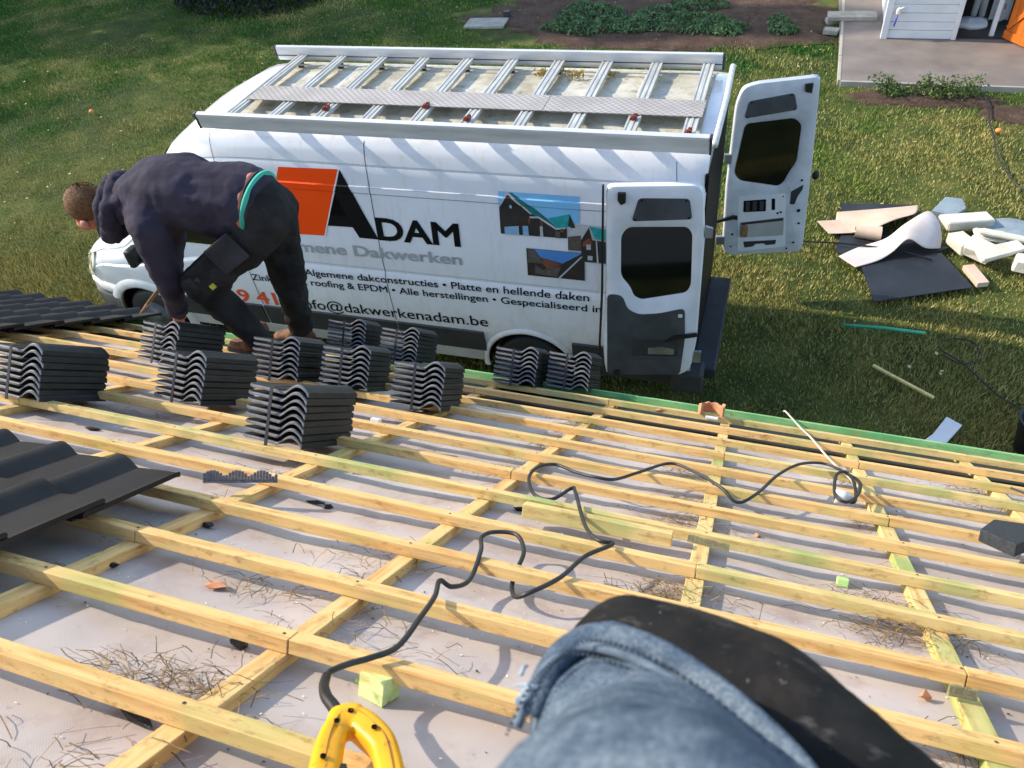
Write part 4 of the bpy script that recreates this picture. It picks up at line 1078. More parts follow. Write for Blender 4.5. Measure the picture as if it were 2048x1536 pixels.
nd, np_, NM, nsg = door('near', (-.50, 5.205), (-1.25, 5.10),
    [(.715, 2.44), (.05, 2.455), (-.0, 2.40), (-.035, 2.0), (-.045, 1.0), (-.02, .66), (.05, .565), (.735, .53), (.755, .88), (.725, 1.47)],
    [(.60, 2.0), (.55, 2.08), (.10, 2.09), (.06, 2.03), (.04, 1.55), (.07, 1.475), (.43, 1.39), (.49, 1.42), (.525, 1.52), (.60, 1.62)],
    [(.47, 2.34), (.10, 2.34), (.07, 2.17), (.52, 2.145)], MT['door_white'], 'white rear door with grey lower panel folded against the van side')
np_('trim_panel', [(.71, 1.455), (.585, 1.445), (.54, 1.30), (.445, 1.25), (.28, 1.27), (.075, 1.335), (.055, 1.02), (.075, .60), (.715, .56)], MT['grey_trim'], .0225, .030, .05)
np_('tray', [(.495, .99), (.105, .99), (.105, .81), (.495, .79)], MT['dark_trim'], .0305, .0325, .01)
np_('tray_rim', [(.50, .80), (.10, .82), (.10, .80), (.50, .775)], MT['grey_trim'], .0305, .045, .004)
np_('tray_clutter', [(.36, .90), (.25, .92), (.14, .90), (.14, .84), (.36, .835)], MT['steel'], .033, .042, .01)
np_('check_arm', [(.225, .975), (.15, 1.045), (-.04, 1.09), (-.04, 1.055), (.14, 1.01)], MT['black'], .031, .05, .006)
np_('latch', [(.625, 2.39), (.565, 2.39), (.565, 2.31), (.60, 2.29), (.625, 2.33)], MT['black'], .0225, .045, .006)
np_('latch', [(.66, .62), (.60, .62), (.60, .575), (.66, .575)], MT['black'], .031, .048, .004)
np_('edge_seal', [(.742, 2.43), (.728, 2.43), (.745, 1.45), (.772, .9), (.757, .56), (.775, .56), (.79, .9), (.762, 1.47)], MT['rubber'], -.02, .016, 0)
np_('sticker', [(.125, 1.275), (.09, 1.275), (.09, 1.24), (.125, 1.24)], MT['white_board'], .0305, .0315, .006)
np_('hinge', [(-.03, 2.10), (-.09, 2.08), (-.09, 2.0), (-.03, 2.0)], MT['steel'], -.01, .015, .006)
np_('hinge', [(-.03, .86), (-.09, .86), (-.09, .74), (-.03, .74)], MT['steel'], -.01, .015, .006)
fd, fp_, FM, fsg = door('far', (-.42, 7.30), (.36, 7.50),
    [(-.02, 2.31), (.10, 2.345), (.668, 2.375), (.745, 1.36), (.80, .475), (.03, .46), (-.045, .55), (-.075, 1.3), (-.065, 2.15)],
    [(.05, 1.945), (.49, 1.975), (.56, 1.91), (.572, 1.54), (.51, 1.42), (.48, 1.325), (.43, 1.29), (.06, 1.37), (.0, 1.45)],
    [(.05, 2.175), (.45, 2.23), (.50, 2.07), (.025, 2.012)], MT['door_grey'], 'bare metal rear door without its trim, standing open at the far side')
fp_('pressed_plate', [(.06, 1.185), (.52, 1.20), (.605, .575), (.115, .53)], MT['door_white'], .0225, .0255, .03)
fp_('vent', [(.115, 1.14), (.335, 1.147), (.35, 1.01), (.125, 1.01)], MT['ink'], .0258, .0285, .01)
for k in range(3): fp_('vent_rib', [(.135+.07*k, 1.13), (.175+.07*k, 1.13), (.185+.07*k, 1.025), (.145+.07*k, 1.025)], MT['grey_dark'], .0287, .034, .005)
fp_('slot', [(.39, 1.152), (.423, 1.15), (.44, 1.02), (.406, 1.02)], MT['ink'], .0258, .0275, .008)
fp_('handle_opening', [(.579, 1.077), (.569, 1.219), (.679, 1.289), (.676, 1.238), (.64, 1.16), (.624, 1.075)], MT['dark_trim'], .0225, .027, .008)
fp_('pocket', [(.105, .889), (.543, .93), (.562, .715), (.121, .704)], MT['sill'], .0258, .0275, .015)
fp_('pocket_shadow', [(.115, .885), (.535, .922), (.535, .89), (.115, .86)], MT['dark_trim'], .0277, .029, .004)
fp_('bottle', [(.13, .86), (.185, .865), (.19, .73), (.135, .73)], pm('brown_can', '7a5a3a', 'a07a50', 20, .4), .0277, .06, .02)
fp_('slot', [(.162, .655), (.501, .66), (.496, .607), (.40, .60), (.38, .625), (.29, .62), (.27, .59), (.182, .58)], MT['dark_trim'], .0258, .028, .012)
fp_('latch', [(.53, 2.31), (.60, 2.315), (.60, 2.225), (.54, 2.24)], MT['black'], .0225, .045, .006)
for x, z, r in ((.675, 1.0, .018), (.655, 1.34, .012), (.70, .85, .012), (.68, .62, .012), (.62, .55, .01), (.04, .95, .012), (.04, .75, .012), (.50, 1.17, .008), (.47, .98, .012), (.5, .99, .012), (.04, .6, .01)):
    mesh('drilled_hole', xf(lathe([(r, 0), (r, .0015)], 14, 'y'), Matrix.Translation((x, .0262 if fsg > 0 else -.0277, z))), MT['ink'], fd, M=FM)
mesh('rubber_stop', ellipsoid((.785, 0, 1.375), (.035, .03, .05)), MT['rubber'], fd, M=FM, smooth=True)
for z in (1.55, .62): mesh('hinge', box(-.12, -.03, -.02, .02, z, z+.10), MT['steel'], fd, M=FM, bevel=.008)
fp_('check_arm', [(-.15, .93), (.03, .98), (.07, .97), (.07, .93), (.03, .94), (-.15, .90)], MT['black'], .024, .045, .006)

# ---------------------------------------------------------------- roof rack
rack = van
def rail(y, x0, x1, out):
    pr = [(a*1.25, b*1.1) for a, b in [(0,-.055),(.012,-.058),(.018,-.02),(.02,.02),(.032,.045),(.03,.062),(.008,.072),(-.012,.066),(-.016,.05),(-.012,.02),(-.012,-.03)]]
    v, f = prism([(y+a*out, 2.715+b) for a, b in pr], x0, x1, 'x')
    r = mesh('rack_rail', (v, f), MT['alu'], van, M=VM, auto=50)
    for x in (x0, x1):
        e = .004 if x == x1 else -.004
        mesh('end_cap', prism([(y+a*1.15*out, 2.715+b*1.06) for a, b in pr], min(x+e, x+e*5), max(x+e, x+e*5), 'x'), MT['dark_trim'], r, M=VM)
    mesh('rail_groove', prism([(y-.0175*out, 2.70), (y-.0125*out, 2.70), (y-.0125*out, 2.708), (y-.0175*out, 2.708)], x0, x1, 'x'), MT['grey_dark'], r, M=VM)
rail(.0, -4.26, -.0, -1); rail(1.515, -4.36, -.06, 1)
bar = [(a*1.38, b) for a, b in [(-.034,0),(.034,0),(.034,.03),(.024,.03),(.021,.024),(.010,.024),(.007,.03),(-.007,.03),(-.010,.024),(-.021,.024),(-.024,.03),(-.034,.03)]]
BX = [-4.05-.02+.4335*k for k in range(10)]
for k, x in enumerate(BX):
    b = mesh('crossbar', prism([(x+a, 2.685+c) for a, c in bar], .02, 1.50, 'y'), MT['alu_dirty'], van, M=VM)
    b2 = b
    if k in (2, 4, 5, 8, 9):
        yy = [0, 0, .30, 0, .42, .22, 0, 0, .36, .16][k]
        mesh('clamp', join(cbox((x, yy, 2.728), (.05, .05, .022)), cbox((x+.004, yy-.02, 2.745), (.022, .03, .022)), cbox((x+.01, yy+.03, 2.735), (.03, .02, .03))), MT['red_clamp'], b, M=VM, bevel=.004)
    for y in (.10, 1.42): mesh('bracket', cbox((x, y, 2.655), (.05, .04, .055)), MT['dark_trim'], b, M=VM)
def tread_mat():
    t = NT('tread_plate'); v = t.coords((1,1,1), rnd=False)
    ch = t.n('TexChecker'); ch.inputs['Scale'].default_value = 34; t.l(v, ch.inputs['Vector']); ch.inputs[1].default_value = lin('9a918a'); ch.inputs[2].default_value = lin('b9b2aa')
    c = t.mix(t.ramp(t.noise(v, 4, 5), [(.4, (0,0,0,1)), (.7, (.5,)*3+(1,))]), ch.outputs['Color'], lin('8c8378'))
    t.bump(ch.outputs['Fac'], .4, .003); return t.done(c, .55, metal=.25)
MT['tread'] = tread_mat()
for a, b in ((-4.06, -1.345), (-1.34, -.10)):
    mesh('walkway_plate', box(a, b, .43, .72, 2.719, 2.727), MT['tread'], van, M=VM, bevel=.002)
rb = mesh('roller_bar', tube([(.035, .05, 2.69), (.04, .8, 2.70), (.03, 1.48, 2.70)], .024, 14), MT['alu'], van, M=VM, smooth=True)
mesh('rack_strip', box(-4.2, -.55, 1.38, 1.40, 2.655, 2.665), MT['alu_dirty'], van, M=VM)
for k, (x, y) in enumerate([(-1.62, 1.33), (-1.45, 1.36), (-1.27, 1.30), (-1.0, 1.32)]):
    P = [(x+random.gauss(0, .05), y+random.gauss(0, .03), 2.66+random.random()*.03) for _ in range(16)]
    mesh('roof_leaves', leaf_cloud(P, .03), pm('yellow_leaf', '8a7430', 'b89a48', 20, .8, bump=0), M=VM, label=['brown leaves caught on the van roof, leftmost clump', 'second clump of brown leaves on the van roof from the left', 'third clump of brown leaves on the van roof from the left', 'brown leaves caught on the van roof, rightmost clump'][k], cat='leaves', group='leaf clumps on the van roof')
# ---------------------------------------------------------------- the roofer bending over
def dup(L): return L
skin = pm('skin', 'a8674f', 'bd7d66', 12, .6, bump=.1); 
MT['hair'] = pm('short_brown_hair', '4a3018', '80582c', 90, .8, bump=.6, bscale=260, bdist=.004)
def cloth(name, a, b, fold=.5, sc=11):
    t = NT(name); v = t.coords(rnd=False)
    c = t.ramp(t.noise(v, 5, 5), [(.35, lin(a)), (.7, lin(b))])
    h = t.mix(.35, t.noise(v, sc, 3, .5), t.noise(v, 240, 2)); t.bump(h, fold, .02)
    return t.done(c, .9, spec=.15)
MT['hoodie'] = cloth('navy_hoodie', '2f2c38', '433f4b'); MT['trousers'] = cloth('black_trousers', '202021', '363534'); MT['trouser_pad'] = cloth('grey_canvas', '2e2e2f', '424243')
MT['boot'] = pm('brown_boot', '54341c', '7e5230', 20, .8, bump=.4); MT['lace'] = pm('tan_lace', '8a6a48', 'a88860', 40, .9); MT['boot_dark'] = pm('boot_collar', '2e2018', '463224', 30, .9); MT['teal_cloth'] = pm('teal_underwear', '2c9a84', '40b49a', 8, .8)
J = dict(head=(-3.335,2.63,3.475), neck=(-3.17,2.65,3.485), chest=(-2.91,2.66,3.555), mid=(-2.68,2.67,3.585), belly=(-2.60,2.68,3.53), waist=(-2.44,2.70,3.57), pelvis=(-2.345,2.72,3.48),
  nsho=(-2.83,2.48,3.50), fsho=(-2.95,2.84,3.43), nhip=(-2.36,2.635,3.40), fhip=(-2.36,2.81,3.39), nknee=(-2.70,2.52,3.165), nank=(-2.565,2.62,2.735), fknee=(-2.45,2.87,2.94), fank=(-2.585,2.995,2.505),
  nelb=(-2.845,2.475,3.20), nwri=(-2.965,2.545,2.93), nhand=(-3.02,2.575,2.845), felb=(-3.10,2.83,3.19), fwri=(-3.11,2.74,3.00), fhand=(-3.13,2.72,2.95))
K = {k: Vector(v) for k, v in J.items()}
root = empty('person', (-2.5, 2.75, 2.62), label='roofer in a navy hoodie and black work trousers bending down to the tiles', cat='person')
def C(a, ra, b, rb): return capsule(K[a] if isinstance(a, str) else a, ra, K[b] if isinstance(b, str) else b, rb)
def hand(w, h, dirv, side, curl=.5):
    """palm and five fingers"""
    L = []; w, h = Vector(w), Vector(h); d = (h-w).normalized(); sd = Vector(side).normalized(); nn = d.cross(sd).normalized()
    palm = w+d*.085
    for k in range(4): L.append(capsule(w+d*.02+sd*(k-1.5)*.012, .017, palm+sd*(k-1.5)*.021, .0125))
    for k, ln in enumerate((.066, .076, .072, .056)):
        p = palm+sd*(k-1.5)*.022; q = p+d*ln*.5+nn*ln*.15*curl; r = q+d*ln*.35+nn*ln*.55*curl
        L += [capsule(p, .0095, q, .009, 8, 3), capsule(q, .009, r, .0075, 8, 3)]
    p = w+d*.03-sd*.03; q = p+d*.035-sd*.02+nn*.012; L += [capsule(p, .013, q, .0105, 8, 3), capsule(q, .0105, q+d*.03+nn*.01, .009, 8, 3)]
    return L
hv = (K['head']-K['neck']).normalized()
headL = [ellipsoid(K['head']+Vector((-.01, 0, .012)), (.112, .084, .101)), ellipsoid(K['head']+Vector((-.03, 0, -.055)), (.072, .062, .075)), ellipsoid(K['head']+Vector((-.055, 0, -.095)), (.05, .045, .035)),
  capsule(K['head']+Vector((-.095, 0, -.055)), .012, K['head']+Vector((-.108, 0, -.078)), .015), C('neck', .062, K['head']+Vector((.04, 0, -.01)), .058)]
for s in (-1, 1): headL.append(ellipsoid(K['head']+Vector((.034, s*.092, -.046)), (.032, .016, .028)))
body = headL+[C('neck', .06, 'chest', .11), C('chest', .13, 'mid', .12), C('mid', .12, 'waist', .12), C('waist', .12, 'pelvis', .12), C('nsho', .055, 'nelb', .042), C('nelb', .042, 'nwri', .03), C('fsho', .055, 'felb', .042), C('felb', .042, 'fwri', .03),
  C('nhip', .08, 'nknee', .058), C('nknee', .056, 'nank', .04), C('fhip', .08, 'fknee', .058), C('fknee', .056, 'fank', .04), C('nsho', .06, 'chest', .10), C('fsho', .06, 'chest', .10)]
body += hand(K['nwri'], K['nhand'], None, (0, 1, .1))+hand(K['fwri'], K['fhand'], None, (.2, 1, .1), 1.0)
remesh('body', body, skin, root, .0075, 3)
hairc = K['head']+Vector((.004, 0, .018))
def hair_fn(co, n): return .004*mn.noise(co*60)
hv_, hf_ = ellipsoid(hairc, (.117, .091, .104), None, 28, 20)
# keep the cap of hair: crown, back and sides down to the ear
keep = [i for i, q in enumerate(hf_) if (lambda c: (c.z-K['head'].z) > -.035+.35*max(0, -(c.x-K['head'].x)-.055)*1.0 and not (c.x-K['head'].x < -.085 and c.z < K['head'].z-.01))(sum((Vector(hv_[k]) for k in q), Vector())/len(q))]
hm = mesh('hair', ([tuple(Vector(p)+Vector((.003*mn.noise(Vector(p)*70), .003*mn.noise(Vector(p)*60+Vector((5,0,0))), .003*mn.noise(Vector(p)*66)))) for p in hv_], [hf_[i] for i in keep]), MT['hair'], root, smooth=True)
sm = hm.modifiers.new('thick', 'SOLIDIFY'); sm.thickness = .008; sm.offset = -.2
hs = []
for k in range(2600):      # short cropped hair
    p = Vector(hv_[random.choice(hf_[random.choice(keep)])]); q = Vector((random.gauss(0, .006), random.gauss(0, .006), random.gauss(0, .006))); n_ = (p-hairc).normalized(); p = p+q-n_*q.dot(n_)
    sd = n_.orthogonal().normalized()*.0011; tip = p+n_*random.uniform(.005, .011)+Vector((.006, 0, random.gauss(0, .003))); hs.append(([tuple(p-sd), tuple(p+sd), tuple(tip)], [(0, 1, 2)]))
mesh('cropped_hair', join(*hs), MT['hair'], root, kind='stuff')
mesh('jaw', ellipsoid(K['head']+Vector((-.045, 0, -.088)), (.062, .058, .040)), skin, root, smooth=True)
# face details
for s in (-1, 1):
    mesh('eye', ellipsoid(K['head']+Vector((-.094, s*.03, -.045)), (.008, .012, .008)), MT['hair'], root, smooth=True)
# clothes
def wr(co, n):
    a = mn.noise(Vector((co.x*9, co.y*14, co.z*14)))*.010+mn.noise(co*26)*.0045
    f = math.sin((co.x*26+co.z*14+3*mn.noise(co*7)))*.0075*max(0, mn.noise(co*4+Vector((3,1,2)))+.3)
    return a+f
hood = [C('chest', .162, 'mid', .172), C('mid', .172, 'belly', .162), C('mid', .17, K['waist']+Vector((.06, 0, .0)), .163), C('belly', .16, K['waist']+Vector((.055, 0, -.03)), .158), C('neck', .10, 'chest', .165), C('nsho', .096, 'chest', .145), C('fsho', .096, 'chest', .145),
  C('nsho', .092, 'nelb', .072), C('nelb', .072, 'nwri', .052), C('fsho', .095, 'felb', .072), C('felb', .072, 'fwri', .052), ellipsoid(K['mid']+Vector((-.05, 0, .03)), (.28, .175, .158))]
hd = remesh('hoodie', hood, MT['hoodie'], root, .011, 5, wr)
N_ = K['neck']
def nv(x, y, z): return N_+Vector((x, y, z))
hoodm = [capsule(nv(.10, -.12, .07), .045, nv(.10, 0, .15), .050), capsule(nv(.10, 0, .15), .050, nv(.10, .12, .07), .045), capsule(nv(.10, -.12, .07), .045, nv(.0, -.115, -.11), .042), capsule(nv(.10, .12, .07), .045, nv(.0, .115, -.11), .042),
  capsule(nv(.16, -.09, .10), .045, nv(.17, .09, .10), .045), capsule(nv(.02, -.105, .06), .034, nv(.03, 0, .13), .036), capsule(nv(.03, 0, .13), .036, nv(.02, .105, .06), .034), capsule(nv(.02, -.105, .06), .034, nv(-.06, -.09, -.10), .030), capsule(nv(-.03, -.10, -.11), .034, nv(-.03, .10, -.11), .034), capsule(nv(.06, -.12, 0), .05, nv(.03, -.11, -.10), .045), capsule(nv(.02, -.06, -.1), .05, nv(.06, .05, -.08), .06)]
remesh('hood', hoodm, MT['hoodie'], root, .008, 3, lambda co, n: .007*mn.noise(co*16)+.005*mn.noise(co*34))
mesh('cuff', tube([K['nwri'].lerp(K['nelb'], .02), K['nwri'].lerp(K['nelb'], .16)], .058, 18), MT['hoodie'], root, smooth=True)
mesh('cuff', tube([K['fwri'].lerp(K['felb'], .02), K['fwri'].lerp(K['felb'], .18)], .050, 18), MT['hoodie'], root, smooth=True)
tr_ = [C('pelvis', .150, K['waist']+Vector((.115, 0, -.035)), .146), C('nhip', .116, K['pelvis']+Vector((.03, -.04, -.0)), .135), C('fhip', .116, K['pelvis']+Vector((.03, .04, 0)), .135), C('nhip', .114, 'nknee', .092), C('nknee', .092, 'nank', .070), C('fhip', .12, 'fknee', .086), C('fknee', .086, 'fank', .070), ellipsoid(K['pelvis']+Vector((.045, 0, -.01)), (.118, .152, .118)),
  capsule(K['nhip'].lerp(K['nknee'], .55)+Vector((.03, -.05, -.01)), .075, K['nhip'].lerp(K['nknee'], .95)+Vector((.045, -.02, -.06)), .068)]
tr_ += [capsule(K['nank'].lerp(K['nknee'], .16), .074, K['nank'].lerp(K['nknee'], .03), .070), capsule(K['fank'].lerp(K['fknee'], .16), .076, K['fank'].lerp(K['fknee'], .02), .072)]
remesh('trousers', tr_, MT['trousers'], root, .010, 4, lambda co, n: wr(co, n)*1.1)
W_ = K['waist']
mesh('lower_back', tube([W_+Vector((.085, 0, -.012)), W_+Vector((.112, 0, -.018))], [.155, .1575], 32), skin, root, smooth=True)
mesh('underwear_band', tube([W_+Vector((.111, 0, -.018)), W_+Vector((.126, 0, -.023))], .1595, 32), MT['teal_cloth'], root, smooth=True)
def pocket(name, a, b, off, s, mat):
    d = (K[b]-K[a]).normalized(); side = Vector((0, -1, 0)); side = (side-d*side.dot(d)).normalized(); up = d.cross(side)
    M = Matrix((d, side, up)).transposed().to_4x4(); M.translation = K[a].lerp(K[b], off[0])+side*off[1]+up*off[2]
    o = mesh(name, cbox((0, 0, 0), s), mat, root, M=M, bevel=.018, seg=3, smooth=True); return o, M
po, PM = pocket('thigh_pocket', 'nhip', 'nknee', (.66, .094, .005), (.19, .035, .16), MT['trousers'])
mesh('pocket_label', cbox((.02, .020, -.05), (.032, .004, .026)), pm('yellow_patch', 'a8a430', 'c0bc40', 30, .6), po, M=PM)
pocket('holster_pocket', 'nhip', 'nknee', (.24, .122, .03), (.17, .018, .15), MT['trouser_pad'])
pocket('knee_patch', 'nknee', 'nank', (-.02, .06, -.055), (.15, .03, .12), MT['trouser_pad'])
mesh('back_label', cbox(K['pelvis']+Vector((.105, -.105, .085)), (.03, .012, .04)), pm('yellow_label', 'a8a430', 'c0bc40', 30, .6), root)
def boot(ank, toe, sole_n):
    a = Vector(ank); t_ = Vector(toe); n_ = Vector(sole_n)
    d = (t_-a); d = (d-n_*d.dot(n_)).normalized(); sd = n_.cross(d)
    b = a-n_*.075
    L = [capsule(a+n_*.05, .05, a-n_*.02, .05), capsule(b-d*.05+n_*.03, .042, b+d*.07+n_*.036, .044), capsule(b+d*.07+n_*.034, .043, b+d*.165+n_*.022, .036), capsule(b+d*.06+sd*.015+n_*.03, .04, b+d*.14+sd*.015+n_*.025, .036)]
    o = remesh('boot', L, MT['boot'], root, .009, 3, lambda co, n: .003*mn.noise(co*40))
    for k in range(4):
        c = b+d*(.045+.022*k)+n_*(.082-.012*k); mesh('lace', tube([c-sd*.03-n_*.012, c+n_*.004, c+sd*.03-n_*.012], .004, 6), MT['lace'], o, smooth=True)
    mesh('collar', tube([a-n_*.005, a+n_*.022], .056, 16), MT['boot_dark'], o, smooth=True)
    V = []
    pts = [(-.10, .0), (-.085, .036), (0, .038), (.09, .048), (.17, .045), (.205, .02), (.208, -.01), (.18, -.038), (.09, -.045), (0, -.038), (-.085, -.036)]
    M = Matrix((d, sd, n_)).transposed().to_4x4(); M.translation = b
    mesh('sole', prism(pts, -.016, .006), MT['rubber'], o, M=M, bevel=.005)
boot(K['nank'], K['nank']+Vector((-.22, -.02, -.06)), en)
boot(K['fank'], K['fank']+Vector((-.2, 0, -.02)), Vector((-.08, .5, .86)).normalized())
tl = empty('hand_tool', K['fhand'], label='worn wooden slater tool held in the far hand of the roofer', cat='tool')
a, b = Vector((-3.10, 2.72, 3.02)), Vector((-3.345, 2.665, 2.80))
mesh('handle', tube([a, a.lerp(b, .5), a.lerp(b, .85)], [.022, .024, .02], 8, flat=.5), pm('worn_wood', '4a3828', '6e553c', 30, .7), tl, smooth=True)
mesh('blade', tube([a.lerp(b, .8), a.lerp(b, 1.0), a.lerp(b, 1.18)], [.02, .016, .006], 8, flat=.35), pm('rusty_blade', '9a6a4c', 'b88a68', 30, .6), tl, smooth=True)

# ---------------------------------------------------------------- the photographer's knee
me_ = empty('person', (0, .2, 4.3), label='knee of a person in worn blue jeans with a black knee pad, bottom right', cat='person')
def jeans():
    t = NT('worn_jeans'); v = t.coords((1,1,1), rnd=False)
    c = t.ramp(t.noise(v, 17, 7, .72), [(.3, lin('2f3a45')), (.46, lin('54616d')), (.56, lin('6c7882')), (.72, lin('939a9e'))])
    tw = t.n('TexWave', wave_type='BANDS', bands_direction='DIAGONAL'); tw.inputs['Scale'].default_value = 160; tw.inputs['Distortion'].default_value = 1.5; t.l(v, tw.inputs['Vector'])
    fn_ = t.noise(t.coords((1, 1, .35), rnd=False), 420, 3, .7)
    c = t.mix(t.ramp(fn_, [(.42, (.55,)*3+(1,)), (.6, (0,0,0,1))]), c, lin('26384c'))
    c = t.mix(t.ramp(t.noise(v, 14, 2), [(.68, (0,0,0,1)), (.76, (.6,)*3+(1,))]), c, lin('b89a84'))
    t.bump(fn_, .5, .002); return t.done(c, .9, spec=.1)
MT['jeans'] = jeans()
def pad_mat():
    t = NT('scuffed_knee_pad'); v = t.coords(rnd=False)
    c = t.ramp(t.noise(v, 30, 5), [(.35, lin('0c0c0d')), (.7, lin('1d1c1b'))])
    c = t.mix(t.ramp(t.noise(v, 11, 5, .6), [(.54, (0,0,0,1)), (.74, (.4,)*3+(1,))]), c, lin('4c4038'))
    c = t.mix(t.ramp(t.noise(t.coords((1, 2.5, 1), rnd=False), 19, 4, .6), [(.60, (0,0,0,1)), (.74, (.5,)*3+(1,))]), c, lin('6e6b66'))
    c = t.mix(t.ramp(t.noise(v, 130, 3, .7), [(.68, (0,0,0,1)), (.74, (.7,)*3+(1,))]), c, lin('a09a90'))
    t.bump(t.noise(v, 300, 2), .3, .002); return t.done(c, .8, spec=.2)
MT['pad'] = pad_mat()
th0, th1, kn = Vector((-0.0008, 0.0659, 4.9766)), Vector((-0.0110, 0.1410, 4.8600)), Vector((-0.0581, 0.2373, 4.7795))
shin = kn+Vector((.16, .02, -.36)); hipj = th0+(th0-kn).normalized()*.12
remesh('body', [capsule(hipj, .075, th1, .066), capsule(th1, .066, kn, .040), capsule(kn, .042, shin, .035)], skin, me_, .01, 2)
jn = [capsule(hipj, .080, th0, .078), capsule(th0, .078, th1, .070), capsule(th1, .070, kn, .049), capsule(kn+Vector((.03, .02, -.02)), .045, shin, .05)]
remesh('jeans', jn, MT['jeans'], me_, .006, 4, lambda co, n: .005*mn.noise(co*14)+.003*math.sin((co.x*1.2+co.z)*90+5*mn.noise(co*9))*max(0, mn.noise(co*7)+.2)+.0012*mn.noise(co*45))
pa, pb, pc = Vector((-0.0446, 0.2767, 4.7414)), Vector((0.0305, 0.2532, 4.7569)), Vector((0.1101, 0.1841, 4.7827))
remesh('knee_pad', [capsule(pa, .060, pb, .066), capsule(pb, .066, pc, .068)], MT['pad'], me_, .006, 4, lambda co, n: .003*mn.noise(co*18)+.001*mn.noise(co*60))
hem = [Vector(p) for p in ((-0.0927, 0.1853, 4.8434), (-0.0878, 0.2105, 4.8505), (-0.0803, 0.2266, 4.8540), (-0.0659, 0.2389, 4.8552), (-0.0434, 0.2361, 4.8641), (-0.0167, 0.2271, 4.8704), (0.0143, 0.2063, 4.8830), (0.0423, 0.1793, 4.9001), (0.0586, 0.1537, 4.9186))]
mesh('hem', tube(catmull(hem, 6), .0085, 8, flat=.6), MT['jeans'], me_, smooth=True)
hem2 = [p+(Vector((0, 0, CAM_H))-p).normalized()*.003+Vector((-.006, -.008, -.002)) for p in hem]
mesh('seam', tube(catmull(hem2, 6), .0035, 6), pm('seam_thread', '4c5a68', '66747f', 90, .9), me_, smooth=True)
hp_ = catmull([p+(Vector((0, 0, CAM_H))-p).normalized()*.0125+Vector((-.002, -.004, 0)) for p in hem], 14); sts = []
hp2 = catmull([p+(Vector((0, 0, CAM_H))-p).normalized()*.012+Vector((-.010, -.014, -.002)) for p in hem], 14)
for Q in (hp_, hp2):
    for i in range(0, len(Q)-1, 2): sts.append(tube([Q[i], Q[i].lerp(Q[i+1], .9)], .0011, 5))
mesh('stitching', join(*sts), pm('dark_stitch', '26323e', '33404c', 30, .9), me_, kind='stuff')
fr = []
for k in range(12):
    p = hem[0].lerp(hem[2], random.random())+Vector((random.gauss(-.004, .004), random.gauss(0, .004), random.gauss(0, .005))); q = p+Vector((random.gauss(-.008, .005), random.gauss(0, .006), random.gauss(-.004, .006)))
    fr.append(tube([p, p.lerp(q, .5)+Vector((0, 0, .004)), q], [.0016, .0014, .0008], 5))
mesh('frayed_threads', join(*fr), pm('pale_threads', '7c8c9a', '9aa8b2', 50, .9), me_, kind='stuff')
# ---------------------------------------------------------------- small things on the roof (s, t, h)
def M_h(s, t): return memb(s, t)
mesh('loose_batten', box(0, .43, 0, .034, 0, .040), MT['wood2'], M=RM@Matrix.Translation((-.56, 2.065, -.03))@Matrix.Rotation(.0, 4, 'Z'), bevel=.0015, seg=1, label='short loose batten lying alongside the fixed battens', cat='batten')
oc = RM@Matrix.Translation((-.565, 1.135, -.062))@Matrix.Rotation(-.25, 4, 'Z')
mesh('offcut', join(box(0, .055, -.01, .035, 0, .045), box(-.03, .001, .012, .018, .004, .01)), MT['offcut'], M=oc, label='small pale green wood offcut on the membrane', cat='offcut')
# cable
cab = [(-.534,.953,.045),(-.560,.990,.035),(-.579,1.03,.025),(-.582,1.057,.02),(-.570,1.094,.016),(-.548,1.126,.016),(-.521,1.175,.02),(-.525,1.281,.028),(-.542,1.388,.02),(-.568,1.476,.012),(-.549,1.505,-.01),(-.535,1.58,-.02),(-.547,1.678,.012),(-.575,1.76,.012),(-.560,1.815,.01),(-.503,1.824,.012),(-.462,1.76,.0),(-.455,1.69,-.02),(-.45,1.64,-.04),(-.423,1.58,-.035),(-.387,1.565,-.01),(-.337,1.633,.01),(-.308,1.763,.02),(-.265,1.90,.012),(-.305,1.905,.012),(-.361,2.0,.01),(-.446,2.238,.02),(-.465,2.265,.02),(-.504,2.188,.0),(-.566,2.212,-.005),(-.619,2.324,.008),(-.624,2.439,.014),(-.583,2.518,.012),(-.502,2.473,.012),(-.424,2.431,.02),(-.363,2.462,.016),(-.304,2.617,.012),(-.218,2.773,.02),(-.124,2.712,.02),(-.032,2.612,.012),(.03,2.58,-.02),(.089,2.640,.006),(.156,2.843,.03),(.241,3.066,.03),(.336,3.135,.03),(.414,3.012,.03),(.429,2.869,.04),(.402,2.728,.03),(.365,2.675,.02),(.335,2.712,.03),(.351,2.90,.05),(.392,2.99,.045),(.415,2.92,.03),(.405,2.75,.012),(.385,2.735,.004)]
mesh('power_cable', tube(catmull(cab, 8), .0056, 10), MT['cable'], M=RM, smooth=True, label='black power cable snaking over the battens to a plug', cat='cable')
pl = empty('cable_plug', M=RM@Matrix.Translation((.365, 2.735, 0)), label='cream cable socket at the end of the black cable', cat='plug')
PMx = RM@Matrix.Translation((.338, 2.735, .018))@Matrix.Rotation(math.radians(90), 4, 'Y')
mesh('shell', lathe([(.021, 0), (.024, .002), (.024, .03), (.020, .034), (.016, .05), (.010, .054)], 24), MT['white_plastic'], pl, M=PMx, smooth=True)
mesh('insert', lathe([(.019, -.001), (.019, .004), (.004, .005)], 20), MT['black'], pl, M=PMx)
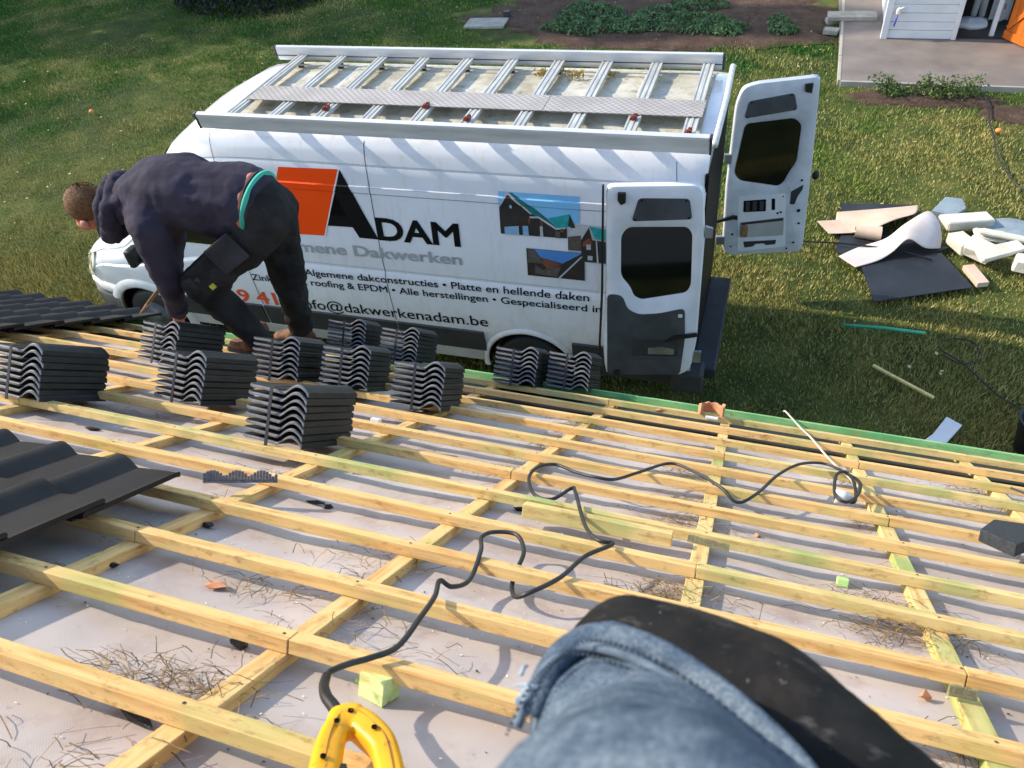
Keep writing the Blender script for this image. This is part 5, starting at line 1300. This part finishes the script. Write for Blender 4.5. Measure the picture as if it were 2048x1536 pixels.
mesh('rope', tube(catmull([(.205, 4.22, .02), (.215, 4.16, .03), (.276, 3.893, .012), (.31, 3.65, .02), (.354, 3.382, .012), (.38, 3.2, .014), (.41, 3.08, .012), (.44, 2.98, .0)], 8), .0045, 7), pm('grey_rope', 'b4ab98', 'cfc6b4', 90, .9), M=RM, smooth=True, label='thin grey rope hanging over the eaves board', cat='rope')
# saw / drill handle
tool = empty('power_tool', M=RM@Matrix.Translation((-.43, .78, .0)), label='yellow power tool with a looped handle at the bottom edge', cat='power tool')
hp = [(-.43,.76,.04),(-.450,.81,.042),(-.465,.845,.046),(-.474,.878,.05),(-.472,.903,.052),(-.452,.905,.052),(-.428,.895,.051),(-.402,.880,.05),(-.380,.855,.048),(-.352,.815,.045),(-.325,.775,.042)]
def sq_tube(P, R, n=20, e=.55):
    V, F = tube(P, R, n)
    m = len(P); out = []
    for i in range(m):
        c = Vector(P[i])
        for k in range(n):
            th = 2*math.pi*k/n; g = (abs(math.cos(th))**(2/e)+abs(math.sin(th))**(2/e))**(-e/2)
            out.append(tuple(c+(Vector(V[i*n+k])-c)*g*.94))
    return out, F
def handle():
    P = catmull(hp, 5); R = [.0215+.0012*math.sin(i/len(P)*14)+(.0025 if 16 < i < 24 else 0) for i in range(len(P))]
    L = [sq_tube(P, R)]
    L += [capsule((-.474,.885,.05), .021, (-.486,.908,.052), .0165), capsule((-.43,.76,.04), .024, (-.38,.70,.04), .04), capsule((-.325,.775,.042), .023, (-.34,.70,.045), .035), capsule((-.40,.67,.04), .05, (-.38,.55,.04), .05)]
    return L
remesh('housing', handle(), MT['yellow'], tool, .003, 2, M=RM)
mesh('mould_line', tube(catmull([(a, b, c+.0213) for a, b, c in hp[1:-1]], 6), .0009, 5), pm('seam_dirt', '8a5a10', 'a06c14', 20, .7), tool, M=RM)
mesh('trigger', cbox((-.418, .800, .044), (.014, .05, .022)), MT['black'], tool, M=RM@Matrix.Translation((-.418, .80, 0))@Matrix.Rotation(.55, 4, 'Z')@Matrix.Translation((.418, -.80, 0)), bevel=.004)
for s, t, h in ((-.464,.900,.0740), (-.470,.872,.0735), (-.417,.882,.0735), (-.452,.808,.0665)):
    mesh('screw', lathe([(.0042, 0), (.0042, .0025), (.0025, .0025), (.0025, .001)], 12), MT['ink'], tool, M=RM@Matrix.Translation((s, t, h-.001)))
mesh('strain_relief', tube(catmull([(-.480,.905,.052),(-.506,.928,.05),(-.534,.953,.045),(-.560,.990,.035),(-.579,1.03,.025)], 6), [.0105-.00012*i for i in range(25)], 12), MT['black'], tool, M=RM, smooth=True)
mesh('base', cbox((-.38, .58, .0), (.16, .14, .03)), MT['black'], tool, M=RM, bevel=.008)
# clay ridge piece
def clay():
    n = 16; V, F = [], []; 
    for i in range(n+1):
        a = math.radians(-30+250*i/n)
        for r in (.052, .064):
            for z in (0, .05+.02*mn.noise(Vector((a*2, r*20, 0)))): V.append((math.cos(a)*r, math.sin(a)*r, z))
    for i in range(n):
        b = 4*i
        for q in ((0,4,5,1),(2,3,7,6),(1,5,7,3),(0,2,6,4)): F.append(tuple(b+k for k in q))
    F += [(0,1,3,2), (4*n, 4*n+2, 4*n+3, 4*n+1)]; return V, F
mesh('clay_ring', clay(), MT['clay'], M=RM@Matrix.Translation((-.145, 3.90, .006)), auto=40, label='curved broken terracotta collar on the battens by the eaves', cat='terracotta piece')
mesh('white_chip', box(-.165, -.105, 3.80, 3.83, .0, .012), MT['white_board'], M=RM, bevel=.003, label='white chip next to the terracotta collar', cat='chip')
def shard(name, c, s, rot, mat, label, cat, seed=0, h=None):
    # a broken, angular piece: a few random points, convex hull
    r = random.Random(seed); bm = bmesh.new()
    for k in range(11):
        p = Vector((r.gauss(0, 1), r.gauss(0, 1), r.gauss(0, 1))).normalized()*r.uniform(.75, 1.15); bm.verts.new((p.x*s[0]*1.15, p.y*s[1]*1.15, p.z*s[2]))
    bmesh.ops.convex_hull(bm, input=bm.verts[:]); bm.verts.ensure_lookup_table()
    bmesh.ops.delete(bm, geom=[v_ for v_ in bm.verts if not v_.link_faces], context='VERTS'); bm.verts.index_update()
    v = [tuple(q.co) for q in bm.verts]; f = [tuple(q.index for q in g.verts) for g in bm.faces]; bm.free()
    hh = memb(c[0], c[1])+s[2]*.8 if h is None else h
    mesh(name, (v, f), mat, M=RM@Matrix.Translation((c[0], c[1], hh))@Matrix.Rotation(rot, 4, 'Z'), label=label, cat=cat)
shard('clay_shard', (-1.046, 1.345), (.028, .016, .010), .1, MT['clay'], 'orange terracotta shard on the membrane at the left', 'shard', 1)
shard('clay_shard', (-.385, 3.80), (.030, .02, .012), .7, MT['clay'], 'small terracotta shard on the batten left of the collar', 'shard', 2, .008)
shard('clay_shard', (.175, 2.80), (.014, .010, .010), .7, MT['clay'], 'red shard next to the cable loop', 'shard', 3)
shard('clay_shard', (.10, 2.40), (.012, .010, .008), .2, MT['clay'], 'small red shard left of the plug', 'shard', 4)
shard('clay_shard', (.425, 1.60), (.012, .012, .014), .2, MT['clay'], 'orange shard beside the comb strip', 'shard', 5)
MT['tar'] = pm('tarry_fragment', '0e0e10', '202022', 60, .55, bump=.6, bscale=300)
for i, (s, t, a, b, lb) in enumerate([(-1.145,1.918,.028,.010,'left one of two black tile crumbs in line on the membrane'), (-1.10,1.91,.018,.009,'right one of two black tile crumbs in line on the membrane'), (-2.208,2.139,.03,.012,'black fragment below the leftmost tile stack'),
    (-.609,2.196,.018,.010,'black fragment left of the loose batten'), (-.812,2.539,.022,.016,'upright black fragment against a counter batten'), (-.246,2.52,.022,.014,'black fragment beside the cable on the right'), (-.846,1.165,.020,.018,'rough black lump behind the needle heap'),
    (-.85,.905,.050,.022,'torn black strip at the bottom left'), (-1.31,1.12,.036,.022,'black lump next to the laid tiles'), (-1.30,1.30,.030,.010,'flat black fragment right of the laid tiles'), (-1.27,1.60,.022,.012,'dark grey fragment by the counter batten left of the foam strip'), (-.12,2.235,.026,.012,'black fragment at the end of the loose batten'), (-1.5,1.05,.06,.02,'black crumpled scrap in the shade of the laid tiles')]):
    shard('black_fragment', (s, t), (a, b, .009 if i not in (4, 6, 8) else .016), random.uniform(-.4, .4), MT['tar'], lb, 'fragment', 10+i)
mesh('foam_pad', prism([(.73,2.56),(.80,2.70),(.93,2.72),(.95,2.58),(.87,2.56),(.80,2.46)], .004, .045), pm('black_foam', '1f2124', '33363a', 80, .8, bump=.7, bscale=200), M=RM, bevel=.006, label='black foam pad lying on the battens at the right edge', cat='foam pad')
mesh('pencil', tube([(1.03, 3.36, .006), (1.09, 3.27, .006)], .0045, 8), MT['grey_dark'], M=RM, label='short dark pencil on a batten at the right edge', cat='pencil')
# ventilation combs
def comb(s, t, rot, L, n, h, mat, label, wavy=0, hh=.002):
    M = RM@Matrix.Translation((s, t, hh))@Matrix.Rotation(rot, 4, 'Z')
    e = empty('eaves_comb', M=M, label=label, cat='comb strip')
    mesh('spine', box(0, L, -.006, .006, 0, .006), mat, e, M=M)
    for i in range(n):
        x = L*(i+.5)/n; k = h*(1-wavy*.6+wavy*abs(math.sin(i*.40+.6)))
        mesh('tooth', box(x-L/n*.46, x+L/n*.46, -.004, .004, .005, .006+max(.008, k)), mat, e, M=M)
comb(-1.40, 1.735, .62, .20, 24, .022, pm('grey_comb', '58585c', '7c7c80', 120, .8), 'grey toothed eaves strip lying across the battens at the left', .9, .004)
comb(-.088, 2.062, -.15, .11, 20, .012, pm('beige_comb', '6a6448', '8c8464', 40, .7), 'small toothed strip on the counter batten right of the loose batten', .2)
comb(.455, 1.575, .05, .05, 10, .014, pm('beige_comb_b', '6a6448', '8c8464', 40, .7), 'small toothed strip on the counter batten at the lower right', .2, -.02)
mesh('green_offcut', box(.307, .336, 2.132, 2.154, -.064, -.042), MT['offcut'], M=RM, bevel=.002, label='tiny green wood offcut in the needle heap at the right', cat='offcut')
mesh('white_shim', box(-1.445, -1.405, 2.80, 2.825, -.055, -.02), MT['white_board'], M=RM, bevel=.003, label='white shim under the squarely piled tile stack', cat='shim')
# pine needles
def needles(name, spots, mat, label):
    V, F = [], []
    for s, t, a, b, n, hgt in spots:
        for i in range(n):
            x, y = random.gauss(s, a), random.gauss(t, b); th = random.gauss(0, .8) if random.random() < .6 else random.random()*6.28
            ln = random.uniform(.03, .095); z0 = memb(x, y)+.003+random.random()*hgt; bend = random.gauss(0, .14); w = .0009
            pts = [Vector((x+math.cos(th+bend*k/3)*ln*(k/3-.5), y+math.sin(th+bend*k/3)*ln*(k/3-.5), z0+random.uniform(-.003, .006)+.006*math.sin(k))) for k in range(4)]
            for p, q in zip(pts, pts[1:]):
                d = (q-p).normalized(); sd = Vector((-d.y, d.x, .25)).normalized()*w; k = len(V)
                V += [tuple(p-sd), tuple(p+sd), tuple(q+sd), tuple(q-sd)]; F.append((k, k+1, k+2, k+3))
    mesh(name, (V, F), mat, M=RM, kind='stuff', label=label)
SP = []
for k in range(1, 16):
    for i, r in enumerate(RAFT[4:12]):
        t = BAT(k)+.06; s = raft_s(r, t)
        if -2.0 < s < 1.9: SP.append((s-.05-random.random()*.03, t+random.uniform(-.02, .1), .03, .03, int(6+26*random.random()**2), .014))
BIG = [(-.87, .985, .055, .035, 260, .03), (-.12, 1.79, .04, .03, 200, .03), (-.11, 2.35, .04, .03, 150, .025), (.40, 2.02, .06, .03, 200, .03), (.42, 1.86, .05, .03, 200, .035), (-.15, 2.92, .05, .04, 180, .03), (-.12, 2.55, .04, .03, 130, .025), (.95, 3.5, .05, .03, 120, .02), (.93, 3.22, .05, .03, 110, .02), (-1.42, 2.02, .07, .02, 140, .02),
       (-.78, 2.5, .05, .03, 110, .02), (-.12, 3.72, .07, .03, 120, .02), (-.7, 3.42, .06, .04, 110, .025), (.42, 3.6, .05, .03, 90, .02), (-.95, 1.38, .05, .03, 60, .02), (-.80, 1.62, .05, .04, 70, .015), (-.64, 1.27, .06, .05, 70, .02), (-.75, .78, .08, .04, 120, .02), (.56, 1.92, .09, .02, 70, .015), (-1.05, .80, .1, .05, 14, .01), (-2.3, 2.35, .1, .03, 90, .02)]
BIG = [(s, t, a*1.7, b*1.1, int(n*.42), h) for s, t, a, b, n, h in BIG]
needles('pine_needles', BIG+SP, MT['needle'], 'dry pine needles gathered along the battens')
needles('dark_needles', [(s, t, a*1.2, b*1.2, n//3, h) for s, t, a, b, n, h in BIG+SP[::2]], MT['twig'], 'dark twigs and needles gathered along the battens')
needles('green_needles', [(-.64, 3.38, .04, .025, 70, .03), (-.13, 2.80, .05, .03, 60, .02)], MT['leaf'], 'a few green pine needles on the membrane')
specks('sawdust', 1500, lambda i: (random.uniform(-1.6, 1.4), random.uniform(.7, 3.4)), lambda x, y: memb(x, y)+.002, .0026, pm('wood_chips', 'd8ccb8', 'efe8da', 60, .8, bump=0), 'pale sawdust and grit on the membrane', M=RM)
specks('grit', 700, lambda i: (random.uniform(-1.8, 1.4), random.uniform(.7, 3.6)), lambda x, y: memb(x, y)+.002, .003, MT['tar'], 'dark grit on the membrane', M=RM)
